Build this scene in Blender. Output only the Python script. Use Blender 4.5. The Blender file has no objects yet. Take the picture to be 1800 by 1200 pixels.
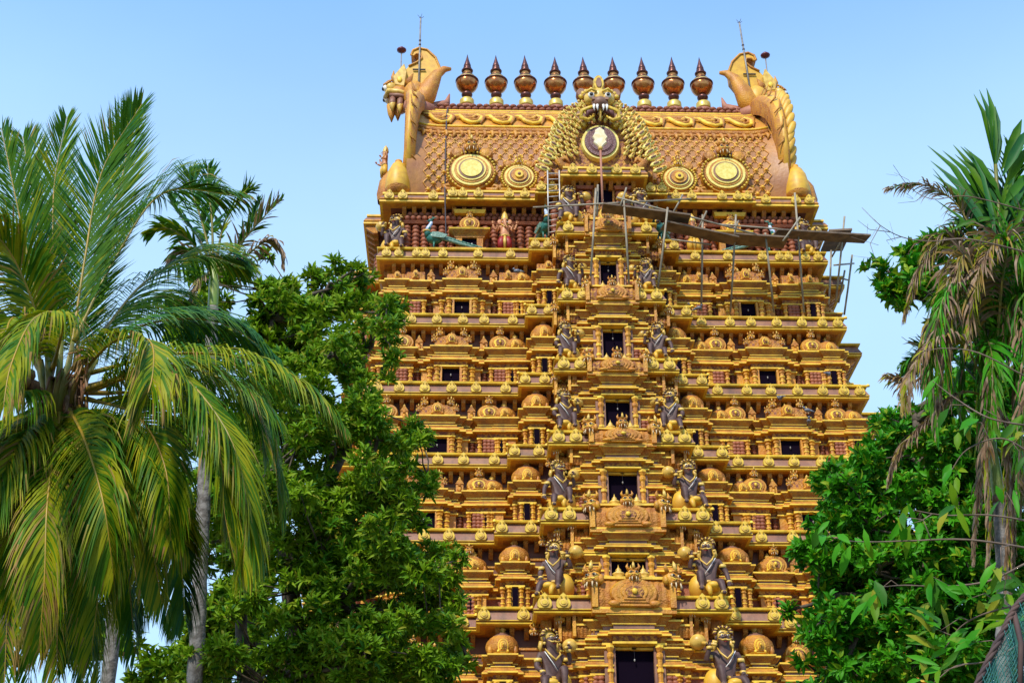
import bpy, math, random
import numpy as np
from mathutils import Vector, Matrix
R = math.radians
rnd = random.Random(7)
scn = bpy.context.scene
col = scn.collection

# ---------------------------------------------------------------- camera
CAM = Vector((-5.26, -55.82, 1.6)); AZ, PT, RL = R(1.81), R(28.0), R(-.33)
fw = Vector((math.sin(AZ)*math.cos(PT), math.cos(AZ)*math.cos(PT), math.sin(PT)))
rt = Vector((math.cos(AZ), -math.sin(AZ), 0)); up = rt.cross(fw)
cr = rt*math.cos(RL)+up*math.sin(RL); cu = up*math.cos(RL)-rt*math.sin(RL)
cam = bpy.data.objects.new('camera', bpy.data.cameras.new('camera')); col.objects.link(cam)
cam.matrix_world = Matrix(((cr.x, cu.x, -fw.x, CAM.x), (cr.y, cu.y, -fw.y, CAM.y), (cr.z, cu.z, -fw.z, CAM.z), (0, 0, 0, 1)))
cam.data.sensor_width = 36; cam.data.lens = 36*2600/1800; cam.data.clip_end = 5000; cam.data.clip_start = .2
scn.camera = cam

def at(px, py, y):
    """measured point: photo pixel at world depth y"""
    d = fw*2600+cr*(px-900)-cu*(py-600)
    return CAM+d*((y-CAM.y)/d.y)

# ---------------------------------------------------------------- light
SUN_EL, SUN_AZ = R(46), R(-26)      # sun stands behind the camera, to its left
w = bpy.data.worlds.new('World'); scn.world = w; w.use_nodes = True
nt = w.node_tree; nd = nt.nodes; lk = nt.links
bg = nd['Background']; sky = nd.new('ShaderNodeTexSky'); sky.sky_type = 'NISHITA'; sky.sun_disc = False
sky.sun_elevation = SUN_EL; sky.sun_rotation = R(180)-SUN_AZ
sky.air_density = 1.0; sky.dust_density = 1.5; sky.ozone_density = 2.0
tc = nd.new('ShaderNodeTexCoord'); mp = nd.new('ShaderNodeMapping'); mp.inputs['Scale'].default_value = (1.2, 1.2, 2.4)
nz = nd.new('ShaderNodeTexNoise'); nz.inputs['Scale'].default_value = 1.6; nz.inputs['Detail'].default_value = 5; nz.inputs['Roughness'].default_value = .5
rp = nd.new('ShaderNodeValToRGB'); rp.color_ramp.elements[0].position = .3; rp.color_ramp.elements[0].color = (.78,)*3+(1,)
rp.color_ramp.elements[1].position = .75; rp.color_ramp.elements[1].color = (1.0,)*3+(1,)
mx = nd.new('ShaderNodeMixRGB'); mx.inputs[2].default_value = (5.6, 9.9, 14.2, 1)
lk.new(tc.outputs['Generated'], mp.inputs[0]); lk.new(mp.outputs[0], nz.inputs['Vector']); lk.new(nz.outputs['Fac'], rp.inputs[0])
sxyz = nd.new('ShaderNodeSeparateXYZ'); mr = nd.new('ShaderNodeMapRange'); mr.inputs[1].default_value = .50; mr.inputs[2].default_value = .70; mr.inputs[3].default_value = 0; mr.inputs[4].default_value = 1; mr.interpolation_type = 'SMOOTHSTEP'
mu = nd.new('ShaderNodeMixRGB'); mu.inputs[1].default_value = (5.1, 8.0, 11.6, 1); mu.inputs[2].default_value = (2.5, 5.2, 10.8, 1); lk.new(tc.outputs['Generated'], sxyz.inputs[0]); lk.new(sxyz.outputs['Z'], mr.inputs[0]); lk.new(mr.outputs[0], mu.inputs[0])
lk.new(mu.outputs[0], mx.inputs[2]); lk.new(rp.outputs[0], mx.inputs[0]); lk.new(sky.outputs[0], mx.inputs[1]); lk.new(mx.outputs[0], bg.inputs[0])
bg.inputs[1].default_value = .108
sl = bpy.data.lights.new('sun', 'SUN'); sl.energy = 4.1; sl.angle = R(4.0); sl.color = (1, .93, .82)
so = bpy.data.objects.new('sun', sl); col.objects.link(so)
sd = Vector((math.sin(SUN_AZ)*math.cos(SUN_EL), -math.cos(SUN_AZ)*math.cos(SUN_EL), math.sin(SUN_EL)))
so.rotation_euler = sd.to_track_quat('Z', 'Y').to_euler(); so.location = (-30, -60, 60)
scn.view_settings.view_transform = 'Standard'; scn.view_settings.look = 'None'
scn.view_settings.exposure = 0.14; scn.view_settings.gamma = 1

# ---------------------------------------------------------------- materials
MT = {}
def mat(name, c1, c2=None, rough=.6, scale=3., metal=0., bump=.0, bscale=30., stain=0., trans=0., sheen=0, coord='Object', lo=.38, hi=.62):
    m = bpy.data.materials.new(name); m.use_nodes = True; n = m.node_tree.nodes; l = m.node_tree.links
    b = n['Principled BSDF']; b.inputs['Roughness'].default_value = rough; b.inputs['Metallic'].default_value = metal
    t = n.new('ShaderNodeTexCoord'); c = c1 if len(c1) == 4 else (*c1, 1)
    if c2:
        z = n.new('ShaderNodeTexNoise'); z.inputs['Scale'].default_value = scale; z.inputs['Detail'].default_value = 4
        l.new(t.outputs[coord], z.inputs['Vector'])
        r = n.new('ShaderNodeValToRGB'); r.color_ramp.elements[0].position = lo; r.color_ramp.elements[1].position = hi
        r.color_ramp.elements[0].color = c; r.color_ramp.elements[1].color = (*c2, 1); l.new(z.outputs['Fac'], r.inputs[0]); out = r.outputs[0]
        if stain:
            mp = n.new('ShaderNodeMapping'); mp.inputs['Scale'].default_value = (2.2, 2.2, .35); l.new(t.outputs[coord], mp.inputs[0])
            z2 = n.new('ShaderNodeTexNoise'); z2.inputs['Scale'].default_value = 1.3; z2.inputs['Detail'].default_value = 6; z2.inputs['Roughness'].default_value = .65
            l.new(mp.outputs[0], z2.inputs['Vector'])
            r2 = n.new('ShaderNodeValToRGB'); r2.color_ramp.elements[0].position = .47; r2.color_ramp.elements[1].position = .70
            r2.color_ramp.elements[0].color = (0, 0, 0, 1); r2.color_ramp.elements[1].color = (stain,)*3+(1,)
            l.new(z2.outputs['Fac'], r2.inputs[0]); q = n.new('ShaderNodeMixRGB'); q.inputs[2].default_value = (.07, .045, .03, 1)
            l.new(r2.outputs[0], q.inputs[0]); l.new(out, q.inputs[1]); out = q.outputs[0]
        l.new(out, b.inputs['Base Color'])
    else: b.inputs['Base Color'].default_value = c
    if bump:
        z = n.new('ShaderNodeTexNoise'); z.inputs['Scale'].default_value = bscale; z.inputs['Detail'].default_value = 3; l.new(t.outputs[coord], z.inputs['Vector'])
        bb = n.new('ShaderNodeBump'); bb.inputs['Strength'].default_value = bump; bb.inputs['Distance'].default_value = .05
        l.new(z.outputs['Fac'], bb.inputs['Height']); l.new(bb.outputs[0], b.inputs['Normal'])
    if trans:
        b.inputs['Specular IOR Level'].default_value = .14
        tr = n.new('ShaderNodeBsdfTranslucent'); mxs = n.new('ShaderNodeMixShader'); mxs.inputs[0].default_value = trans
        if c2: l.new(out, tr.inputs[0])
        else: tr.inputs[0].default_value = c
        o = n['Material Output']; l.new(b.outputs[0], mxs.inputs[1]); l.new(tr.outputs[0], mxs.inputs[2]); l.new(mxs.outputs[0], o.inputs[0])
    MT[name] = m; return m
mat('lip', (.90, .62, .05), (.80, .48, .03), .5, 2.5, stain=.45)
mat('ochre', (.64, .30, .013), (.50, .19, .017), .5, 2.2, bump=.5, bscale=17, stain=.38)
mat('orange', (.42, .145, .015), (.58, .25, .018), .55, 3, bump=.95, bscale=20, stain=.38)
mat('carved', (.22, .06, .02), (.52, .24, .02), .55, 9, bump=.9, bscale=18, stain=.3, lo=.45, hi=.56)
mat('terracotta', (.34, .10, .035), (.22, .06, .025), .6, 4, bump=.4, bscale=18)
mat('mauve', (.22, .095, .06), (.30, .145, .08), .55, 1.5, stain=.6, bump=.2, bscale=9)
mat('disc', (.16, .065, .055), (.12, .045, .045), .5, 8, bump=.6, bscale=14)
mat('maroon', (.12, .035, .04), (.17, .06, .05), .6, 2)
mat('lemon', (.82, .70, .20), (.70, .55, .10), .5, 9)
mat('medal', (.76, .53, .045), (.50, .30, .025), .45, 9)
mat('dark', (.006, .003, .009), None, 1.)  # near-black, paints the shade inside doors, windows and niches
MT['dark'].node_tree.nodes['Principled BSDF'].inputs['Specular IOR Level'].default_value = .05
mat('shadow_wall', (.11, .042, .035), (.17, .07, .035), .7, 2)  # recess walls, shade under the cornices put into the dark maroon colour
mat('gold', (.75, .50, .10), (.55, .33, .05), .4, 6)
mat('skin', (.060, .026, .020), (.105, .052, .042), .62, 6)
mat('white', (.8, .78, .72), None, .4)
mat('cream', (.62, .48, .28), None, .5)
mat('black', (.01, .01, .012), None, .3)
mat('cloth_yellow', (.72, .42, .03), (.60, .32, .03), .5, 4)
mat('cloth_red', (.33, .02, .02), (.26, .015, .015), .5, 4)
mat('flesh', (.62, .28, .12), (.5, .2, .08), .5, 5)
mat('peacock', (.012, .10, .075), (.03, .17, .12), .35, 12)
mat('peacock_tail', (.05, .16, .12), (.22, .34, .26), .45, 20)
mat('peacock_neck', (.25, .4, .6), (.55, .6, .75), .35, 6)
mat('copper', (.62, .27, .08), (.42, .14, .05), .22, 7, metal=.85)
mat('copper_dark', (.16, .06, .045), (.09, .035, .03), .35, 6, metal=.6)
mat('brass', (.78, .58, .14), (.62, .44, .08), .35, 4, metal=.35)
mat('clay', (.42, .18, .10), (.34, .13, .08), .65, 3)
mat('steel', (.30, .29, .27), (.18, .16, .14), .5, 5, metal=.2)
mat('bamboo', (.36, .31, .22), (.22, .18, .12), .6, 2.5)
mat('plank', (.20, .14, .09), (.11, .075, .05), .8, 3, bump=.3)
mat('wire', (.06, .05, .06), None, .6)
mat('lamp_red', (.12, .02, .03), None, .4)
mat('leaf_a', (.06, .185, .004), (.17, .31, .006), .5, .9, trans=.3, lo=.35, hi=.65)
mat('leaf_b', (.15, .29, .008), (.25, .36, .014), .45, 1.2, trans=.3)
mat('leaf_c', (.02, .10, .008), (.045, .16, .008), .5, 1.2, trans=.2)
mat('leaf_r', (.025, .20, .006), (.08, .33, .008), .45, .9, trans=.3, lo=.35, hi=.65)
mat('leaf_y', (.30, .30, .02), (.2, .26, .02), .5, 1.2, trans=.3)
mat('frond_green', (.032, .125, .004), (.09, .205, .005), .5, 2.0, trans=.28)
mat('frond_yellow', (.17, .25, .005), (.33, .33, .008), .5, 2.0, trans=.3)
mat('frond_blue', (.02, .11, .03), (.04, .16, .035), .5, 2.0, trans=.2)
mat('frond_tip', (.34, .20, .06), (.22, .20, .03), .6, 3.0, trans=.2)
mat('frond_dead', (.17, .10, .055), (.34, .24, .16), .8, 5.0, trans=.15)
mat('rachis', (.40, .24, .015), (.24, .20, .02), .45, 3)
mat('petiole', (.12, .15, .02), (.22, .17, .03), .5, 3)
mat('shaft', (.16, .26, .03), (.24, .30, .05), .4, 3)
mat('palm_bark', (.22, .20, .18), (.10, .085, .07), .85, 7, bump=.6, bscale=12)
mat('bark', (.06, .045, .032), (.12, .09, .06), .9, 5, bump=.8, bscale=10)
mat('twig', (.20, .14, .10), (.12, .08, .05), .8, 4)
mat('husk', (.10, .045, .02), (.22, .10, .04), .8, 8, bump=.5)
mat('nut', (.30, .10, .03), (.20, .12, .03), .5, 5)
mat('ground', (.16, .12, .08), (.09, .10, .04), .9, .4)
mat('net', (.02, .13, .12), (.03, .18, .16), .6, 5)
mat('net_rope', (.05, .03, .03), (.09, .05, .04), .8, 5)
mat('alum', (.62, .60, .56), (.5, .48, .45), .4, 5, metal=.2)
mat('pigeon', (.08, .09, .12), (.18, .19, .22), .5, 15)

# ---------------------------------------------------------------- mesh builder
class MB:
    def __init__(s): s.v = []; s.f = []; s.m = []; s.sm = []; s.names = []; s.T = None
    def mi(s, name):
        if name not in s.names: s.names.append(name)
        return s.names.index(name)
    def add(s, vs, fs, mt, smooth=False):
        o = len(s.v)
        if s.T is not None: vs = [s.T @ Vector(p) for p in vs]
        s.v += [tuple(p) for p in vs]
        flip = s.T is not None and s.T.to_3x3().determinant() < 0
        for i, f in enumerate(fs):
            g = tuple(o+j for j in f)
            s.f.append(g[::-1] if flip else g); s.m.append(s.mi(mt if isinstance(mt, str) else mt[i])); s.sm.append(smooth)
    def box(s, x0, x1, y0, y1, z0, z1, mt):
        s.add([(x0, y0, z0), (x1, y0, z0), (x1, y1, z0), (x0, y1, z0), (x0, y0, z1), (x1, y0, z1), (x1, y1, z1), (x0, y1, z1)],
              [(3, 2, 1, 0), (4, 5, 6, 7), (0, 1, 5, 4), (1, 2, 6, 5), (2, 3, 7, 6), (3, 0, 4, 7)], mt)
    def mould(s, x0, x1, yf, yb, prof, cap=True):
        vs = []; fs = []; ms = []
        for (o, z, m) in prof: vs += [(x0-o, yb, z), (x0-o, yf-o, z), (x1+o, yf-o, z), (x1+o, yb, z)]
        for i in range(len(prof)-1):
            for j in range(3):
                a = i*4+j; fs.append((a, a+1, a+5, a+4)); ms.append(prof[i][2])
        n = len(prof)-1
        fs.append((n*4, n*4+1, n*4+2, n*4+3)); ms.append(prof[-1][2])
        fs.append((3, 2, 1, 0)); ms.append(prof[0][2])
        s.add(vs, fs, ms)
    def sweep(s, poly, prof, cap=False):
        n = len(poly); vs = []; fs = []; ms = []
        nr = []
        for i in range(n):
            a = poly[i]; b = poly[(i+1) % n]; dx, dy = b[0]-a[0], b[1]-a[1]; L = math.hypot(dx, dy); nr.append((dy/L, -dx/L))
        for (o, z, m) in prof:
            for i in range(n):
                q = nr[i-1]; r = nr[i]; vs.append((poly[i][0]+(q[0]+r[0])*o, poly[i][1]+(q[1]+r[1])*o, z))
        for k in range(len(prof)-1):
            for i in range(n):
                j = (i+1) % n; fs.append((k*n+i, k*n+j, (k+1)*n+j, (k+1)*n+i)); ms.append(prof[k][2])
        if cap: fs.append(tuple((len(prof)-1)*n+i for i in range(n))); ms.append(prof[-1][2])
        s.add(vs, fs, ms)
    def lathe(s, prof, mt, n=10, c=(0, 0, 0), sx=1, sy=1, smooth=True, rib=0, arc=None):
        """prof: (r,z[,mat])"""
        vs = []; fs = []; ms = []
        for p in prof:
            for i in range(n):
                a = 2*math.pi*(i+.5)/n; r = p[0]*(1-rib*(i % 2)); vs.append((c[0]+r*math.cos(a)*sx, c[1]+r*math.sin(a)*sy, c[2]+p[1]))
        for k in range(len(prof)-1):
            m = prof[k][2] if len(prof[k]) > 2 else mt
            for i in range(n):
                j = (i+1) % n; fs.append((k*n+i, k*n+j, (k+1)*n+j, (k+1)*n+i)); ms.append(m)
        if prof[-1][0] > 1e-4: fs.append(tuple((len(prof)-1)*n+i for i in range(n))); ms.append(ms[-1])
        s.add(vs, fs, ms, smooth)
    def ball(s, c, r, mt, n=8, m=6):
        if not hasattr(r, '__len__'): r = (r, r, r)
        pr = [(math.sin(math.pi*k/m), -math.cos(math.pi*k/m)*r[2]) for k in range(m+1)]
        pr[0] = (1e-5, pr[0][1]); pr[-1] = (1e-5, pr[-1][1])
        s.lathe(pr, mt, n, c, r[0], r[1])
    def tube(s, pts, rad, mt, n=6, smooth=True, flat=1.):
        pts = [Vector(p) for p in pts]; N = len(pts)
        if not hasattr(rad, '__len__'): rad = [rad]*N
        vs = []; fs = []; ref = None
        for i in range(N):
            t = (pts[min(i+1, N-1)]-pts[max(i-1, 0)]); t = t.normalized() if t.length > 1e-9 else Vector((0, 0, 1))
            if ref is None: ref = t.orthogonal().normalized()
            else:
                ref = ref-t*ref.dot(t); ref = ref.normalized() if ref.length > 1e-6 else t.orthogonal().normalized()
            b = t.cross(ref)
            for j in range(n):
                a = 2*math.pi*j/n; vs.append(pts[i]+(ref*math.cos(a)+b*math.sin(a)*flat)*rad[i])
        for i in range(N-1):
            for j in range(n):
                k = (j+1) % n; fs.append((i*n+j, i*n+k, (i+1)*n+k, (i+1)*n+j))
        fs.append(tuple(range(n))[::-1]); fs.append(tuple((N-1)*n+j for j in range(n)))
        s.add(vs, fs, mt, smooth)
    def plate(s, outline, y0, y1, mt, side=None, bevel=0.):
        """outline in (x,z), CCW seen from the front (-y); y0 = front"""
        n = len(outline); cx = sum(p[0] for p in outline)/n; cz = sum(p[1] for p in outline)/n
        b = 1-bevel
        vs = [(cx+(x-cx)*b, y0, cz+(z-cz)*b) for x, z in outline]+[(x, y0+(y1-y0)*.35 if bevel else y0+1e-3, z) for x, z in outline]+[(x, y1, z) for x, z in outline]
        fs = [tuple(range(n))]+[((i+1) % n, i, n+i, n+(i+1) % n) for i in range(n)]+[(n+(i+1) % n, n+i, 2*n+i, 2*n+(i+1) % n) for i in range(n)]+[tuple(2*n+i for i in range(n))[::-1]]
        s.add(vs, fs, [mt]+[side or mt]*(2*n+1))
    def build(s, name, parent=None, loc=None, kind=None):
        me = bpy.data.meshes.new(name); me.from_pydata(s.v, [], s.f)
        for m in s.names: me.materials.append(MT[m])
        me.polygons.foreach_set('material_index', s.m); me.polygons.foreach_set('use_smooth', s.sm); me.update()
        o = bpy.data.objects.new(name, me); col.objects.link(o)
        if parent: o.parent = parent
        if loc: o.location = loc
        if kind: o['kind'] = kind
        return o
def T(x=0, y=0, z=0, rz=0, s=1, sx=None, rx=0, ry=0):
    m = Matrix.Translation((x, y, z)) @ Matrix.Rotation(rz, 4, 'Z') @ Matrix.Rotation(ry, 4, 'Y') @ Matrix.Rotation(rx, 4, 'X')
    return m @ Matrix.Diagonal(((sx or 1)*s, s, s, 1))
def tag(o, label, cat, group=None):
    o['label'] = label; o['category'] = cat
    if group: o['group'] = group
    return o
def thing(name, label, cat, loc=(0, 0, 0), group=None):
    o = bpy.data.objects.new(name, None); col.objects.link(o); o.location = loc; o.empty_display_size = .3
    return tag(o, label, cat, group)
def copy_tree(o, parent=None):
    c = o.copy(); col.objects.link(c); c.parent = parent
    for ch in list(o.children): copy_tree(ch, c)
    return c
def ell(cx, cz, rx, rz, n=12, a0=0, a1=360): return [(cx+rx*math.cos(R(a0+(a1-a0)*i/n)), cz+rz*math.sin(R(a0+(a1-a0)*i/n))) for i in range(n+(a1-a0 != 360))]

# ================================================================ ground
g = MB(); g.add([(-600, -600, 0), (600, -600, 0), (600, 600, 0), (-600, 600, 0)], [(0, 1, 2, 3)], 'ground')
o = g.build('ground'); o['kind'] = 'structure'

# ================================================================ TEMPLE TOWER
tower = thing('temple_tower', 'towering golden stepped temple gateway tower crowded with carved storeys and copper finials', 'temple tower')
ZC = [32.72, 29.38, 26.15, 23.0, 19.9, 16.66, 13.3, 9.8]
Wk = [9.05, 9.3, 9.65, 10.05, 10.45, 10.85, 11.25, 11.65]
B2 = [3.0, 3.2, 3.5, 3.93, 4.4, 5.0, 5.5, 6.]
B3 = [1.97, 2.03, 2.26, 2.54, 2.88, 3.18, 3.55, 3.9]
Yk = [-5.3-.6*k for k in range(8)]
XW = [5.6, 5.62, 6.0, 6.45, 6.85, 7.2, 7.6]
def plan(k, inset=0., c2=.8, c3=2.0, side=1.1):
    W = Wk[k]-inset; Y = Yk[k]+inset; b2 = B2[k]-inset; b3 = B3[k]-inset; sB = 3.4+.35*k-inset
    return [(-W, Y), (-b2, Y), (-b2, Y-c2), (-b3, Y-c2), (-b3, Y-c3), (b3, Y-c3), (b3, Y-c2), (b2, Y-c2), (b2, Y), (W, Y), (W, -sB), (W+side, -sB), (W+side, sB), (W, sB), (W, -Y), (-W, -Y), (-W, sB), (-W-side, sB), (-W-side, -sB), (-W, -sB)]
def cornice_prof(Z, t=.6):
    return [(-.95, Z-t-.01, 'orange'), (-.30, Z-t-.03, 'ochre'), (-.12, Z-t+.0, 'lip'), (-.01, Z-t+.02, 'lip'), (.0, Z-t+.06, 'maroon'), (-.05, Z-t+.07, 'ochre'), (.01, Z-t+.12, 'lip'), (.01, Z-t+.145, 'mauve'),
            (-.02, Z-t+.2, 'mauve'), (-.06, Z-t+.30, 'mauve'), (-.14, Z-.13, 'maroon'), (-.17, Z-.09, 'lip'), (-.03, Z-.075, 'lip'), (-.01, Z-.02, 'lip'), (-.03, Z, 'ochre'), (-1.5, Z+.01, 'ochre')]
def wall_prof(z, s, f=1., mid='terracotta', neck='mauve'):
    P = [(.0, 0, 'ochre'), (.08, .0, 'ochre'), (.08, .06, 'lip'), (.08, .09, 'ochre'), (.0, .11, mid), (.0, .78, 'lip'), (.10, .79, 'lip'), (.10, .84, 'orange'), (.04, .86, 'carved'), (.10, .98, 'orange'),
         (.26, 1.01, 'lip'), (.29, 1.02, 'lip'), (.29, 1.065, 'orange'), (.22, 1.13, 'orange'), (.14, 1.2, 'lip'), (.17, 1.21, 'lip'), (.17, 1.24, neck), (.02, 1.25, neck),
         (.02, 1.34, 'lip'), (.09, 1.345, 'lip'), (.09, 1.375, 'orange'), (.10, 1.40, 'orange'), (.24, 1.52, 'orange'), (.25, 1.55, 'lip'), (.30, 1.56, 'lip'), (.30, 1.61, 'ochre'), (-.3, 1.62, 'ochre')]
    return [(o*f, z+h*s, m) for o, h, m in P]
def pilaster(mb, x, y, z0, h, r=.085, m='ochre'):
    pr = [(1.25, 0, m), (1.25, .07, 'lip'), (.9, .09, m), (.9, .2, m), (1.15, .22, 'lip'), (1.15, .27, m), (.85, .29, m), (.85, .45, m), (1.2, .48, 'lip'), (1.2, .53, m), (.85, .56, m), (.85, .72, m), (1.25, .77, m), (1.25, .83, m), (.8, .86, m), (1.5, .95, 'lip'), (1.5, 1., 'lip')]
    mb.lathe([(a*r, b*h, q) for a, b, q in pr], m, 6, (x, y, z0), smooth=False)
def spool(mb, x, y, z0, h, r=.15, n=5):
    pr = []
    for i in range(n):
        b = i/n; pr += [(.8*r, b*h, 'terracotta'), (r, (b+.25/n)*h, 'terracotta'), (r, (b+.6/n)*h, 'terracotta'), (.72*r, (b+.92/n)*h, 'terracotta')]
    mb.lathe(pr, 'terracotta', 7, (x, y, z0))
def yali(mb, s=1., body='ochre'):
    """lion-like guardian face looking to -y, about 1 unit high"""
    T0 = mb.T; mb.T = (T0 or Matrix()) @ Matrix.Diagonal((s, s, s, 1))
    mb.ball((0, 0, .5), (.33, .26, .34), body); mb.ball((0, -.18, .36), (.2, .2, .14), 'orange')
    for x in (-1, 1):
        mb.ball((.14*x, -.22, .6), (.08, .06, .075), 'cream', 7, 5); mb.ball((.14*x, -.27, .6), (.05, .035, .055), 'black', 5, 4)
        mb.tube([(.05*x, -.3, .70), (.16*x, -.3, .75), (.28*x, -.2, .68)], [.03, .05, .02], 'orange', 5)
        mb.tube([(.1*x, -.32, .3), (.11*x, -.35, .18), (.10*x, -.33, .06)], [.032, .026, .008], 'cream', 5)
        mb.tube([(.2*x, -.2, .3), (.24*x, -.24, .2), (.22*x, -.22, .1)], [.028, .022, .008], 'cream', 5)
        mb.tube([(.2*x, 0, .75), (.32*x, -.02, .95), (.26*x, -.02, 1.12)], [.09, .07, .01], body, 6)
        mb.ball((.3*x, .0, .45), (.12, .14, .2), body, 6, 5)
        mb.tube([(.05*x, -.36, .44), (.16*x, -.36, .4), (.3*x, -.3, .5)], [.02, .035, .01], 'lip', 4)
    mb.ball((0, -.34, .42), (.07, .06, .06), body, 6, 4); mb.tube([(0, -.2, .8), (0, -.15, 1.05), (0, -.1, 1.2)], [.09, .07, .01], 'gold', 6)
    mb.T = T0
def kudu_face(mb, w, h, col='ochre', crest=True, rings=('orange', 'lip', 'carved')):
    """horseshoe gable plaque standing at z=0, facing -y"""
    def hs(k, dz=0):
        return [(-.5*w*k*.8, dz), (.5*w*k*.8, dz)]+[(p[0], p[1]) for p in ell(0, h*.45, .5*w*k, .47*h*k, 14, -38, 218)]
    mb.plate(hs(1), -.06, .12, col, bevel=.06)
    for i, k in enumerate((.80, .60, .42)):
        c = h*.45*(1-k); mb.plate([(x, z*1.0+c*.95) for x, z in [(p[0], max(p[1], h*.45-h*.45*k)-c*.95) for p in hs(k)]], -.10-.035*i, -.0, rings[i], bevel=.1)
    mb.ball((0, -.2, h*.45), (.07*w, .05, .1*h), 'lip', 6, 4)
    for x in (-1, 1): mb.ball((x*.42*w, -.05, h*.1), (.13*w, .08, .11*h), col, 7, 5)
def finial(mb, x, y, z, s, m='gold'):
    mb.lathe([(.5*s, 0), (.5*s, .12*s), (.22*s, .2*s), (.5*s, .42*s), (.5*s, .55*s), (.2*s, .75*s), (.25*s, .85*s), (.08*s, 1.05*s), (.001, 1.35*s)], m, 7, (x, y, z))
def dome(mb, r, h, fin=True):
    pr = [(.9, 0, 'ochre'), (.9, .10, 'lip'), (.95, .12, 'orange'), (1.06, .25, 'orange'), (1.1, .42, 'orange'), (1.0, .60, 'orange'), (.75, .78, 'mauve'), (.4, .9, 'mauve'), (.38, .95, 'lip'), (.2, .98, 'ochre')]
    mb.lathe([(a*r, b*h, m) for a, b, m in pr], 'orange', 24, (0, 0, 0), rib=.09)
    finial(mb, 0, 0, h*.95, r*.52)
    T0 = mb.T; mb.T = T0 @ Matrix.Translation((0, -r*1.0, .03)); kudu_face(mb, r*.7, h*.62, 'lip', rings=('ochre', 'lip', 'ochre')); mb.T = T0
    for x in (-1, 1): mb.ball((x*r*.8, -r*.6, h*.2), (r*.2, r*.15, h*.2), 'ochre', 6, 4)
def shala(mb, w, h, d, heads=2, nfin=0, hs=.5, top='carved'):
    """barrel roofed miniature shrine, w wide, ridge along x"""
    n = 7; prof = [(-d*.5*math.cos(R(a))*1.0-(.04 if 20 < a < 70 else 0), h*.25+h*.62*math.sin(R(a))) for a in [0, 18, 36, 55, 75, 100, 140, 180]]
    vs = []; fs = []; N = 14
    for i in range(N+1):
        x = -w/2+w*i/N; k = 1.0 if i % 2 else .94
        for (y, z) in prof: vs.append((x, y*k, z*(.98 if i % 2 == 0 else 1)))
    P = len(prof)
    for i in range(N):
        for j in range(P-1): fs.append((i*P+j, (i+1)*P+j, (i+1)*P+j+1, i*P+j+1))
    fs += [tuple(range(P)), tuple(N*P+j for j in range(P))[::-1]]
    mb.add(vs, fs, [top if (f % 2) == 0 or top != 'carved' else 'orange' for f in range(len(fs))])
    mb.box(-w/2-.03, w/2+.03, -d/2-.05, d/2, 0, h*.12, 'ochre'); mb.box(-w/2, w/2, -d/2-.02, d/2, h*.12, h*.17, 'lip'); mb.box(-w/2-.01, w/2+.01, -d/2, d/2, h*.17, h*.28, 'orange')
    T0 = mb.T
    for sx in (-1, 1):
        for q in range(heads):
            mb.T = T0 @ T(sx*(w/2+.02-q*.30*w/2), -d*.42+.02*q, h*(.42 if q == 0 else .62)-(.1 if q == 0 else 0), sx*.35, hs*(1 if q else .85)); yali(mb)
    for i in range(nfin): mb.T = T0; finial(mb, (i-(nfin-1)/2)*w*.19, -d*.1, h*.84, .13*h+.04, 'gold')
    mb.T = T0 @ T(0, -d*.52-.03, h*.12); kudu_face(mb, w*.34, h*.72); mb.T = T0
brackets = []
medals = []   # (pos, builder) collected, placed later
def medal_mesh():
    m = MB()
    out = [(-.13, 0), (.13, 0), (.17, .05), (.17, .15), (.14, .22), (.09, .27), (.075, .32), (.035, .35), (0, .39), (-.035, .35), (-.075, .32), (-.09, .27), (-.14, .22), (-.17, .15), (-.17, .05)]
    m.plate(out, -.055, .08, 'medal', bevel=.05); m.plate(ell(0, .13, .11, .10), -.085, -.0, 'gold', bevel=.12); m.plate(ell(0, .13, .075, .065), -.10, -.0, 'medal', bevel=.2)
    m.ball((-.05, -.09, .27), .025, 'medal', 5, 4); m.ball((.05, -.09, .27), .025, 'medal', 5, 4)
    return m
_mm = medal_mesh(); _mo = _mm.build('medallion'); MEDAL = _mo.data; bpy.data.objects.remove(_mo)
def medallion(x, y, z, s=1.0): medals.append((x, y-.02, z-.08, s*1.12))

def niche_figure(mb, s):
    """little crested niche with a seated figure"""
    mb.box(-.17*s, .17*s, -.05, .12, 0, .5*s, 'ochre'); mb.plate([(-.2*s, .5*s), (.2*s, .5*s), (.13*s, .62*s), (0, .8*s), (-.13*s, .62*s)], -.08, .1, 'orange')
    mb.ball((0, -.1, .2*s), (.11*s, .08*s, .15*s), 'ochre', 6, 5); mb.ball((0, -.12, .42*s), (.075*s, .07*s, .085*s), 'orange', 6, 5)
    finial(mb, 0, 0, .74*s, .14*s)

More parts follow.
